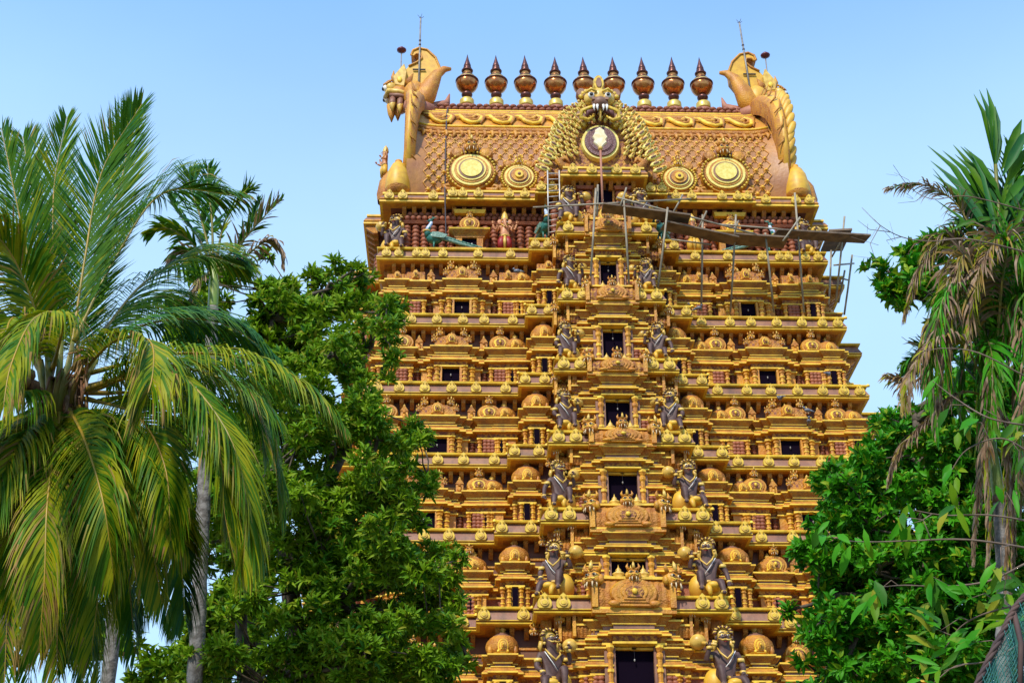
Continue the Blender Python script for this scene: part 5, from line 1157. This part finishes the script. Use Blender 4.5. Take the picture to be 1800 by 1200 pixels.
for ex, ey, dy, mi_ in ((5, 1255, -.6, 4), (48, 1270, .5, 3), (100, 1270, -.3, 4), (178, 1235, .3, 3), (238, 1150, .9, 5), (-25, 1180, .4, 3), (285, 1060, -.4, 3), (30, 1080, 1.1, 5), (150, 1230, 1.3, 5), (330, 960, .4, 3), (-60, 930, -.8, 3), (200, 1010, -1.3, 3)):
    mx_ = 105+(ex-105)*.62; fr.append(([(105+(ex-105)*.15, 715, 0), (105+(ex-105)*.45, 770, dy*.6-.5), (mx_+(ex-105)*.18, 880, dy-.6), (ex, ey, dy-.4)], .95, mi_, .5, (rnd.uniform(-.3, .3), -1, .4)))
for pts, Ll, mi_, dr, upv in fr:
    mt_, p_, td = MS[mi_]
    frond(cp, off, [Q(*p) for p in pts], Ll*CM*(1.22 if dr < .1 else 1.38), 150, .032, mt_, p_, .06, upv, dr*1.35, .84, .028, 'rachis', .03, tipdead=td)
m = MB()
for i in range(13):
    a = i*2.4; rr = .24; m.tube([(.5+rr*.4*math.cos(a), rr*.4*math.sin(a), cc.z-.5), (.5+rr*math.cos(a), rr*math.sin(a), cc.z+.1), (.5+rr*1.9*math.cos(a), rr*1.9*math.sin(a), cc.z+.75)], [.10, .07, .03], 'petiole', 7, flat=.5)
for i in range(70):
    a = rnd.uniform(0, 6.28); z = cc.z-rnd.uniform(-.4, .9); r_ = rnd.uniform(.16, .34); L = rnd.uniform(.3, .8)
    m.tube([(.5+r_*.6*math.cos(a), r_*.6*math.sin(a), z), (.5+r_*1.2*math.cos(a), r_*1.2*math.sin(a), z-.1*L), (.5+r_*1.5*math.cos(a), r_*1.5*math.sin(a), z-L)], [.05, .05, .01], 'husk' if i % 3 else 'frond_dead', 5, flat=.4)
m.build('leaf_base', cp)
for i, (px, py, dy, mm) in enumerate(((22, 678, -.9, 0), (42, 672, -1.0, 0), (30, 690, -1.1, 0), (58, 680, -.9, 1), (12, 668, -.8, 0), (50, 660, -.8, 0), (66, 692, -.8, 1))):
    m = MB(); m.lathe([(.02, -.15), (.11, -.10), (.14, 0), (.115, .10), (.03, .15)], 'nut' if mm == 0 else 'husk', 12); o = m.build('coconut', cp); o.location = at(px, py, YP+dy)-off; o.scale = (.75,)*3
m = MB()
for i in range(22):
    a = at(150+rnd.uniform(-14, 10), 600+rnd.uniform(0, 60), YP-.5)-off; b = a+Vector((rnd.uniform(-.2, .15), rnd.uniform(-.1, .1), -rnd.uniform(.1, .5))); m.tube([a, (a+b)/2+Vector((.03, 0, 0)), b], [.012, .02, .008], 'nut', 4)
m.build('flower_stalk', cp)

# thin palm behind (left), and its wind-torn crown
Y2 = -27.5
def Q2(px, py, dy): return tuple(at(px, py, Y2+dy))
b2_ = at(343, 1180, Y2); p2_ = thing('palm_tree', 'thin grey-trunked palm with a ragged wind-torn crown behind the coconut palm', 'palm tree', (b2_.x, Y2, 0)); off = Vector(p2_.location)
m = MB(); tp = [(b2_.x, Y2, 0), (b2_.x, Y2, b2_.z*.6), Q2(343, 1180, 0), Q2(352, 1000, 0), Q2(362, 800, 0), Q2(370, 640, 0), Q2(374, 540, 0)]
m.tube([Vector(p)-off for p in bez(tp, 50)], [.16*(1+.10*(i % 2))*(1-.25*i/50) for i in range(51)], 'palm_bark', 10); m.build('trunk', p2_)
m = MB(); m.tube([Vector(p)-off for p in bez([Q2(374, 545, 0), Q2(376, 500, 0), Q2(375, 455, 0)], 10)], [.115]*6+[.10, .09, .08, .07, .06], 'shaft', 10); m.build('crownshaft', p2_)
for pts, Ll, ms, pr_, dr, tear, upv in (
 ([(375, 470, 0), (355, 390, 0), (335, 330, .1), (332, 300, .1)], .55, ('frond_green', 'frond_blue'), (.7, .3), .05, .1, (0, -1, .2)),
 ([(375, 470, 0), (372, 380, -.1), (365, 330, 0), (366, 290, 0)], .45, ('frond_green', 'frond_blue'), (.7, .3), .05, .1, (0, -1, .2)),
 ([(378, 470, 0), (395, 390, .2), (425, 350, .3), (440, 335, .3)], .55, ('frond_green', 'frond_yellow'), (.7, .3), .3, .15, None),
 ([(378, 470, 0), (420, 430, -.2), (460, 385, -.3), (495, 350, -.3)], .5, ('frond_green', 'frond_tip', 'frond_dead'), (.45, .25, .3), .15, .35, None),
 ([(372, 470, 0), (330, 420, -.3), (290, 400, -.4), (262, 410, -.4)], .5, ('frond_green', 'frond_yellow'), (.7, .3), .5, .15, None),
 ([(372, 475, 0), (345, 450, -.4), (318, 440, -.5), (300, 470, -.5)], .45, ('frond_green', 'frond_dead'), (.6, .4), .6, .2, None),
 ([(380, 475, 0), (420, 460, -.3), (465, 425, -.4), (490, 435, -.4), (497, 470, -.4)], .4, ('frond_dead', 'frond_tip'), (.85, .15), .9, .1, None),
 ([(370, 480, 0), (352, 490, -.3), (340, 520, -.4), (330, 545, -.4)], .3, ('frond_dead', 'frond_tip'), (.9, .1), .9, .1, None),
 ([(376, 475, 0), (400, 470, .3), (440, 400, .5), (455, 350, .6)], .45, ('frond_green', 'frond_blue'), (.7, .3), .3, .1, None),
 ([(374, 475, 0), (350, 420, .5), (310, 370, .8), (300, 345, .9)], .5, ('frond_green', 'frond_blue'), (.7, .3), .3, .1, None)):
    frond(p2_, off, [Q2(*p) for p in pts], Ll*1.1, 44, .07, ms, pr_, .2, upv, dr, .8, .035, 'petiole', tear, noise=.3)
b3_ = at(192, 1195, -25); p3_ = thing('palm_tree', 'bare slanting grey palm trunk low between the hanging fronds at the left', 'palm tree', (b3_.x, -25, 0)); off = Vector(p3_.location)
m = MB(); m.tube([Vector(p)-off for p in bez([(b3_.x, -25, 0), tuple(at(190, 1195, -25)), tuple(at(198, 1090, -25)), tuple(at(204, 980, -25)), tuple(at(206, 880, -25))], 40)], [.15*(1+.1*(i % 2)) for i in range(41)], 'palm_bark', 9); m.build('trunk', p3_)
for i, (a, b_, c) in enumerate((((206, 885), (150, 820), (100, 850)), ((206, 885), (260, 820), (300, 860)), ((206, 885), (230, 800), (250, 770)), ((206, 885), (180, 800), (160, 760)))):
    frond(p3_, off, [tuple(at(*a, -25)), tuple(at(*b_, -25.3)), tuple(at(*c, -25.5))], .7, 40, .06, ('frond_green', 'frond_blue'), (.6, .4), .2, None, .5, .8, .03, 'petiole')

# right palm with dead hanging fronds
Y4 = -37
def Q4(px, py, dy): return tuple(at(px, py, Y4+dy))
b4 = at(1765, 1195, Y4); p4 = thing('palm_tree', 'tall palm at the right edge with upright new leaf and brown dead fronds hanging down', 'palm tree', (b4.x, Y4, 0)); off = Vector(p4.location)
m = MB(); m.tube([Vector(p)-off for p in bez([(b4.x, Y4, 0), (b4.x, Y4, b4.z*.6), Q4(1766, 1195, 0), Q4(1764, 1050, 0), Q4(1757, 880, 0)], 44)], [.085*(1+.09*(i % 3 == 0)) for i in range(45)], 'palm_bark', 10); m.build('trunk', p4)
m = MB(); m.tube([Vector(p)-off for p in bez([Q4(1757, 882, 0), Q4(1750, 830, 0), Q4(1742, 770, 0), Q4(1745, 680, .1)], 12)], [.085, .09, .088, .085, .08, .078, .075, .07, .068, .065, .06, .055, .05], 'shaft', 12)
m.tube([Vector(Q4(1757, 884, 0))-off, Vector(Q4(1756, 872, 0))-off], [.095, .092], 'frond_dead', 12); m.build('crownshaft', p4)
dead = ('frond_dead', 'frond_tip', 'frond_yellow'); gr = ('frond_green', 'leaf_r', 'frond_dead')
for pts, Ll, ms, pr_, dr, tear, upv, w_, np_ in (
 ([(1745, 700, 0), (1760, 520, .2), (1770, 380, .2), (1775, 250, .2)], .6, gr, (.8, .18, .02), .25, .1, (-.3, -1, .2), .07, 50),
 ([(1745, 700, 0), (1770, 560, -.3), (1800, 420, -.5), (1850, 330, -.6)], .7, gr, (.7, .25, .05), .3, .1, (-.3, -1, .2), .06, 50),
 ([(1742, 700, 0), (1735, 500, -.2), (1690, 370, -.3), (1625, 325, -.4), (1560, 330, -.4)], .32, ('frond_dead', 'frond_tip', 'frond_green'), (.7, .2, .1), .75, .35, None, .022, 90),
 ([(1742, 700, 0), (1700, 560, -.2), (1650, 600, -.4), (1612, 670, -.5), (1560, 660, -.5)], .35, dead, (.7, .2, .1), .8, .2, None, .03, 70),
 ([(1742, 700, 0), (1690, 690, -.3), (1630, 740, -.4), (1585, 790, -.5), (1562, 850, -.5)], .28, dead, (.8, .15, .05), .55, .0, None, .04, 90),
 ([(1745, 690, 0), (1720, 520, -.4), (1690, 470, -.6), (1640, 560, -.8), (1630, 690, -.9)], .50, dead, (.45, .25, .3), .9, .1, None, .035, 80),
 ([(1745, 690, 0), (1760, 500, -.5), (1760, 420, -.8), (1720, 480, -1.1), (1700, 620, -1.2)], .55, dead, (.5, .25, .25), .9, .1, None, .035, 80),
 ([(1745, 690, 0), (1700, 560, .3), (1690, 520, .4), (1670, 620, .5), (1690, 760, .5)], .50, gr, (.4, .4, .2), .9, .1, None, .04, 70),
 ([(1748, 690, 0), (1780, 540, -.4), (1800, 520, -.6), (1800, 620, -.8), (1780, 780, -.8)], .55, gr, (.35, .4, .25), .9, .1, None, .04, 70),
 ([(1748, 690, 0), (1790, 600, .2), (1820, 620, .2), (1810, 760, .2), (1795, 900, .2)], .5, dead, (.5, .3, .2), .9, .1, None, .035, 70),
 ([(1742, 760, 0), (1738, 700, -.3), (1770, 760, -.4), (1775, 900, -.4), (1768, 1040, -.4)], .30, dead, (.8, .1, .1), .95, .0, None, .035, 80),
 ([(1742, 760, 0), (1745, 700, -.3), (1735, 780, -.45), (1742, 900, -.45), (1738, 1010, -.45)], .28, dead, (.8, .1, .1), .95, .0, None, .035, 80),
 ([(1745, 690, 0), (1790, 560, -.6), (1815, 600, -1.0), (1800, 720, -1.2), (1790, 860, -1.2)], .5, gr, (.35, .3, .35), .95, .1, None, .035, 80),
 ([(1745, 690, 0), (1710, 480, .2), (1670, 420, .2), (1620, 470, .2), (1590, 560, .2)], .45, dead, (.6, .25, .15), .9, .1, None, .035, 80),
 ([(1745, 690, 0), (1700, 520, -.8), (1660, 520, -1.1), (1640, 640, -1.3), (1650, 770, -1.3)], .45, gr, (.4, .35, .25), .95, .1, None, .035, 80),
 ([(1748, 690, 0), (1770, 480, .3), (1780, 430, .1), (1770, 520, -.3), (1755, 680, -.5)], .55, gr, (.3, .35, .35), .95, .1, None, .04, 80),
 ([(1748, 690, 0), (1765, 470, -.8), (1790, 430, -1.2), (1820, 520, -1.4), (1830, 700, -1.5)], .55, gr, (.45, .35, .2), .95, .1, None, .04, 80),
 ([(1745, 700, 0), (1690, 600, -.9), (1640, 600, -1.2), (1600, 660, -1.4), (1590, 720, -1.5)], .38, dead, (.6, .2, .2), .9, .1, None, .035, 70),
 ([(1740, 780, 0), (1725, 830, -.1), (1718, 900, -.1), (1712, 990, -.1)], .22, dead, (.85, .1, .05), .9, .0, None, .03, 70),
 ([(1752, 790, 0), (1778, 830, -.1), (1785, 920, -.1), (1778, 1040, -.1)], .24, dead, (.85, .1, .05), .9, .0, None, .03, 70),
 ([(1742, 700, 0), (1690, 640, .6), (1640, 620, .9), (1590, 640, 1.0)], .4, gr, (.75, .2, .05), .6, .1, None, .05, 50),
 ([(1745, 690, 0), (1735, 600, -.3), (1745, 640, -1.1), (1740, 760, -1.3)], .5, gr, (.5, .4, .1), .8, .1, (0, -1, .3), .045, 60)):
    frond(p4, off, [Q4(*p) for p in pts], Ll*1.2, int(np_*1.25), w_, ms, pr_, .22, upv, dr, .7, .022, 'petiole', tear, noise=.35)
for i in range(9):
    ex = rnd.uniform(1625, 1830); ey = rnd.uniform(640, 900); mx_ = 1745+(ex-1745)*.55; q_ = rnd.uniform(-1.2, .9); g_ = i % 3
    frond(p4, off, [Q4(1745, 690, 0), Q4((1745+mx_)/2, rnd.uniform(500, 600), q_*.4), Q4(mx_, rnd.uniform(440, 540), q_*.8), Q4((mx_+ex)/2+(ex-mx_)*.2, (500+ey)/2, q_), Q4(ex, ey, q_)], .6, 85, .04, gr if g_ else dead, (.68, .26, .06) if g_ else (.6, .25, .15), .2, None, .9, .7, .02, 'petiole', .1, noise=.35)
# broad split leaves of the upright crown
fm = FM(); lv = []
def bl(px, py, tx, ty, w_, dy=0, dr=.1):
    a = at(px, py, Y4-.2+dy); b = at(tx, ty, Y4-.2+dy+rnd.uniform(-.2, .1)); lv.append((a, b-a, w_, dr))
for tx, ty, w_ in ((1723, 150, .10), (1733, 142, .10), (1745, 140, .12), (1757, 175, .12), (1762, 225, .1)): bl(1750+rnd.uniform(-4, 4), 300, tx, ty, w_)
for q_ in range(44): bl(1756+rnd.uniform(-12, 10), rnd.uniform(360, 520), *((rnd.uniform(1655, 1735), rnd.uniform(235, 400)) if q_ % 3 else (rnd.uniform(1775, 1815), rnd.uniform(230, 420))), rnd.uniform(.08, .14), rnd.uniform(-.4, .5), .3)
for px, py, tx, ty in ((1755, 430, 1648, 232), (1752, 440, 1652, 262), (1752, 450, 1655, 286), (1755, 460, 1665, 305), (1752, 400, 1672, 250), (1755, 410, 1690, 236), (1756, 380, 1700, 240), (1752, 360, 1712, 262), (1757, 340, 1722, 300), (1760, 300, 1800, 200), (1762, 310, 1812, 215), (1765, 330, 1815, 245), (1765, 360, 1810, 300), (1757, 470, 1690, 330), (1757, 430, 1700, 300), (1756, 400, 1716, 280)): bl(px, py, tx, ty, .15, rnd.uniform(-.3, .2), .19)
Pn = np.array([tuple(l[0]-off) for l in lv]); Dn = np.array([tuple(l[1]) for l in lv]); Ln = np.linalg.norm(Dn, axis=1); Wn = np.array([l[2] for l in lv])
leaves(fm, Pn, Dn, np.tile(np.array([[.1, -1, .4]]), (len(lv), 1)), Ln, Wn, ['frond_blue', 'leaf_c', 'frond_green'], [.45, .35, .2], .16, .35); fm.build('new_leaf', p4)
m = MB(); m.tube([Vector(p)-off for p in bez([Q4(1750, 690, 0), Q4(1757, 500, -.2), Q4(1757, 400, -.2), Q4(1750, 290, -.2)], 12)], .03, 'petiole', 6); m.build('rachis', p4)

# second small fan-like palm low at right of the tower
b5 = at(1640, 1195, -26); p5 = thing('palm_tree', 'small palm whose fan of leaves peeks out above the dense tree right of the tower', 'palm tree', (b5.x, -26, 0)); off = Vector(p5.location)
c5 = at(1668, 650, -26); m = MB(); m.tube([(0, 0, 0), (.1, 0, c5.z*.5), tuple(c5-off)], [.14, .11, .09], 'palm_bark', 9); m.build('trunk', p5)
for tx, ty in ((1590, 640), (1605, 605), (1640, 590), (1575, 668), (1610, 660), (1690, 580)):
    frond(p5, off, [tuple(c5), tuple(at((1668+tx)/2, (650+ty)/2-14, -26.3)), tuple(at(tx, ty, -26.5))], .42, 34, .05, ('frond_green', 'frond_blue'), (.6, .4), .15, (0, -1, .5), .1, .7, .02, 'petiole', noise=.2)

# ---------------------------------------------------------------- bare and leafy branches reaching in from the right
YB = -42
sl_ = at(1868, 1190, YB); slim = thing('slender_tree', 'slender tree at the right edge with long bare and leafy branches reaching left', 'tree', (sl_.x, YB, 0))
m = MB(); m.tube([Vector(p)-Vector(slim.location) for p in bez([(sl_.x, YB, 0), (sl_.x+.05, YB, sl_.z*.6), tuple(at(1868, 1190, YB)), tuple(at(1858, 900, YB)), tuple(at(1866, 640, YB)), tuple(at(1860, 420, YB)), tuple(at(1866, 300, YB))], 40)], [.075*(1-.7*i/40) for i in range(41)], 'bark', 9); m.build('trunk', slim)
def branch(label, pts, tw, lf, leaf=(.30, .085), y=YB, r0=.016, mats_=('leaf_r', 'leaf_a', 'leaf_c', 'leaf_y'), prb=(.5, .26, .18, .06), group='branches reaching in from the right', hang=True):
    base = at(*pts[0], y); off = Vector(slim.location); pts = [(1862, pts[0][1]+45), (1835, pts[0][1]+14)]+pts[:]
    root = None
    C = bez([tuple(at(*p, y+.25*math.sin(i*1.7))) for i, p in enumerate(pts)], 30); m = MB(); m.tube([Vector(c)-off for c in C], [r0*(1-.75*i/30) for i in range(31)], 'twig', 6)
    ends = [C[-1]]
    for (i, dx, dz, dy) in tw:
        a = Vector(C[i])-off; e = a+Vector((dx, dy, dz)); mid_ = (a+e)/2+Vector((rnd.uniform(-.1, .1), 0, rnd.uniform(-.05, .1))); m.tube([a, mid_, e], [r0*.45, r0*.3, r0*.15], 'twig', 5); ends.append(np.array(tuple(e+off)))
        for q in range(2 if not lf else 0):
            f_ = a.lerp(e, rnd.uniform(.3, .9)); m.tube([f_, f_+Vector((rnd.uniform(-.3, .1), rnd.uniform(-.1, .1), rnd.uniform(-.25, .25)))], [r0*.2, r0*.1], 'twig', 4)
    root = m.build('branch', slim)
    if lf:
        fm = FM(); Ps = []; Ds = []
        for e in ends:
            for q in range(lf): Ps.append(e+ng.normal(size=3)*.05-np.array(off)); Ds.append(norm(np.array([rnd.uniform(-.8, .3), rnd.uniform(-.5, .5), rnd.uniform(-1.0, -.2) if hang else rnd.uniform(-.3, .6)])))
        n = len(Ps); leaves(fm, np.array(Ps), np.array(Ds), np.tile(np.array([[-.2, -1, .5]]), (n, 1))+ng.normal(size=(n, 3))*.3, leaf[0]*ng.uniform(.6, 1.15, n), leaf[1]*ng.uniform(.7, 1.15, n), list(mats_), list(prb), .2, .15); fm.build('leaves', root)
    return root
branch('long pale horizontal branch with drooping leaves at its left tip, crossing the dense right tree', [(1815, 965), (1700, 948), (1600, 950), (1530, 952), (1480, 950)], [(24, -.2, .05, 0), (18, -.3, .25, 0), (12, -.2, -.3, -.2), (28, -.25, .12, 0)], 3)
branch('thin curved branch below the long pale one, hung with large limp leaves', [(1815, 985), (1740, 1020), (1660, 1030), (1590, 1028), (1540, 1032)], [(14, .0, -.2, 0), (20, -.1, .1, 0), (26, -.2, -.05, 0), (22, .1, -.15, .1)], 4, (.30, .09))
branch('branch with broad leaves above the long pale one at the right', [(1815, 918), (1740, 905), (1660, 905), (1600, 895)], [(20, -.2, .1, 0), (14, -.1, .3, 0), (26, -.2, -.1, 0)], 3)
branch('arching twig with young yellow-green leaves around the palm shaft', [(1815, 800), (1760, 770), (1700, 790), (1670, 830)], [(10, -.1, .3, 0), (20, -.2, .2, 0), (16, .1, -.2, 0)], 4, (.28, .08))
branch('bare branch rising above the dead frond at the right', [(1815, 750), (1740, 735), (1680, 700), (1640, 670)], [(8, -.1, .25, 0), (16, -.2, .15, 0), (22, -.2, -.1, 0)], 1, (.3, .1))
branch('leafless forked twig reaching left against the sky above the right tree', [(1790, 440), (1700, 420), (1640, 424), (1590, 418), (1550, 398), (1515, 365)], [(22, -.15, -.1, 0), (24, -.35, .15, 0), (16, -.2, -.25, 0), (26, -.1, -.5, 0)], 0, r0=.012)
branch('fine dry twig cluster beside the upper dead frond', [(1800, 370), (1700, 345), (1640, 350), (1600, 330), (1570, 290)], [(18, -.3, .1, 0), (24, -.2, .25, 0), (22, -.3, -.1, 0), (14, -.25, .2, 0)], 0, r0=.010)
branch('short dry twig poking out left of the hanging fronds', [(1800, 660), (1720, 620), (1660, 612), (1620, 615), (1585, 592)], [(24, -.15, -.1, 0), (16, -.2, .05, 0)], 0, r0=.011)
branch('lower twisting branch with a spray of big leaves near the net', [(1815, 1060), (1740, 1075), (1690, 1100), (1660, 1140)], [(8, -.2, .2, 0), (16, -.3, .1, 0), (22, -.3, -.1, 0), (27, -.2, .1, 0), (12, -.1, -.2, 0)], 5, (.34, .08), hang=False)
branch('lowest leafy branch at the bottom right corner', [(1815, 1120), (1740, 1160), (1680, 1170), (1640, 1200)], [(8, -.2, .2, 0), (16, -.3, .1, 0), (22, -.3, -.1, 0)], 5, (.34, .08), hang=False)
# net hung on a rope in the bottom right corner
YN = -45
nr = thing('net', 'teal mesh net hung from a thick dark rope in the bottom right corner', 'net', at(1760, 1190, YN)); off = Vector(nr.location)
top = bez([tuple(at(1705, 1230, YN)), tuple(at(1735, 1165, YN)), tuple(at(1768, 1100, YN)), tuple(at(1790, 1060, YN)), tuple(at(1830, 1020, YN))], 24)
m = MB()
for ph in (0, 2.1, 4.2): m.tube([Vector(c)-off+Vector((math.cos(i*1.3+ph)*.018, math.sin(i*1.3+ph)*.018, 0)) for i, c in enumerate(top)], .016, 'net_rope', 5)
for sgn in (1,): m.tube([Vector(at(1782, 1075, YN))-off, Vector(at(1795, 1130, YN-.05))-off, Vector(at(1792, 1230, YN-.05))-off], .022, 'net_rope', 6)
m.build('rope', nr)
m = MB(); bot = top.copy(); bot[:, 2] -= 1.4; bot[:, 0] += .15
for i in range(25):
    a = Vector(top[i])-off; b = Vector(bot[i])-off; m.tube([a.lerp(b, j/6)+Vector((0, .06*math.sin(i*.9+j), 0)) for j in range(7)], .0035, 'net', 3)
for j in range(1, 44):
    m.tube([(Vector(top[i])-off).lerp(Vector(bot[i])-off, j/44)+Vector((0, .06*math.sin(i*.9+j*6/44), 0)) for i in range(25)], .0035, 'net', 3)
for i in range(0, 72):
    q = i/72*24; i0 = int(q); a = Vector(top[i0].tolist()).lerp(Vector(top[min(i0+1, 24)].tolist()), q-i0)-off; m.tube([a, a+Vector((.15, .03, -1.4))], .003, 'net', 3)
m.build('mesh', nr)
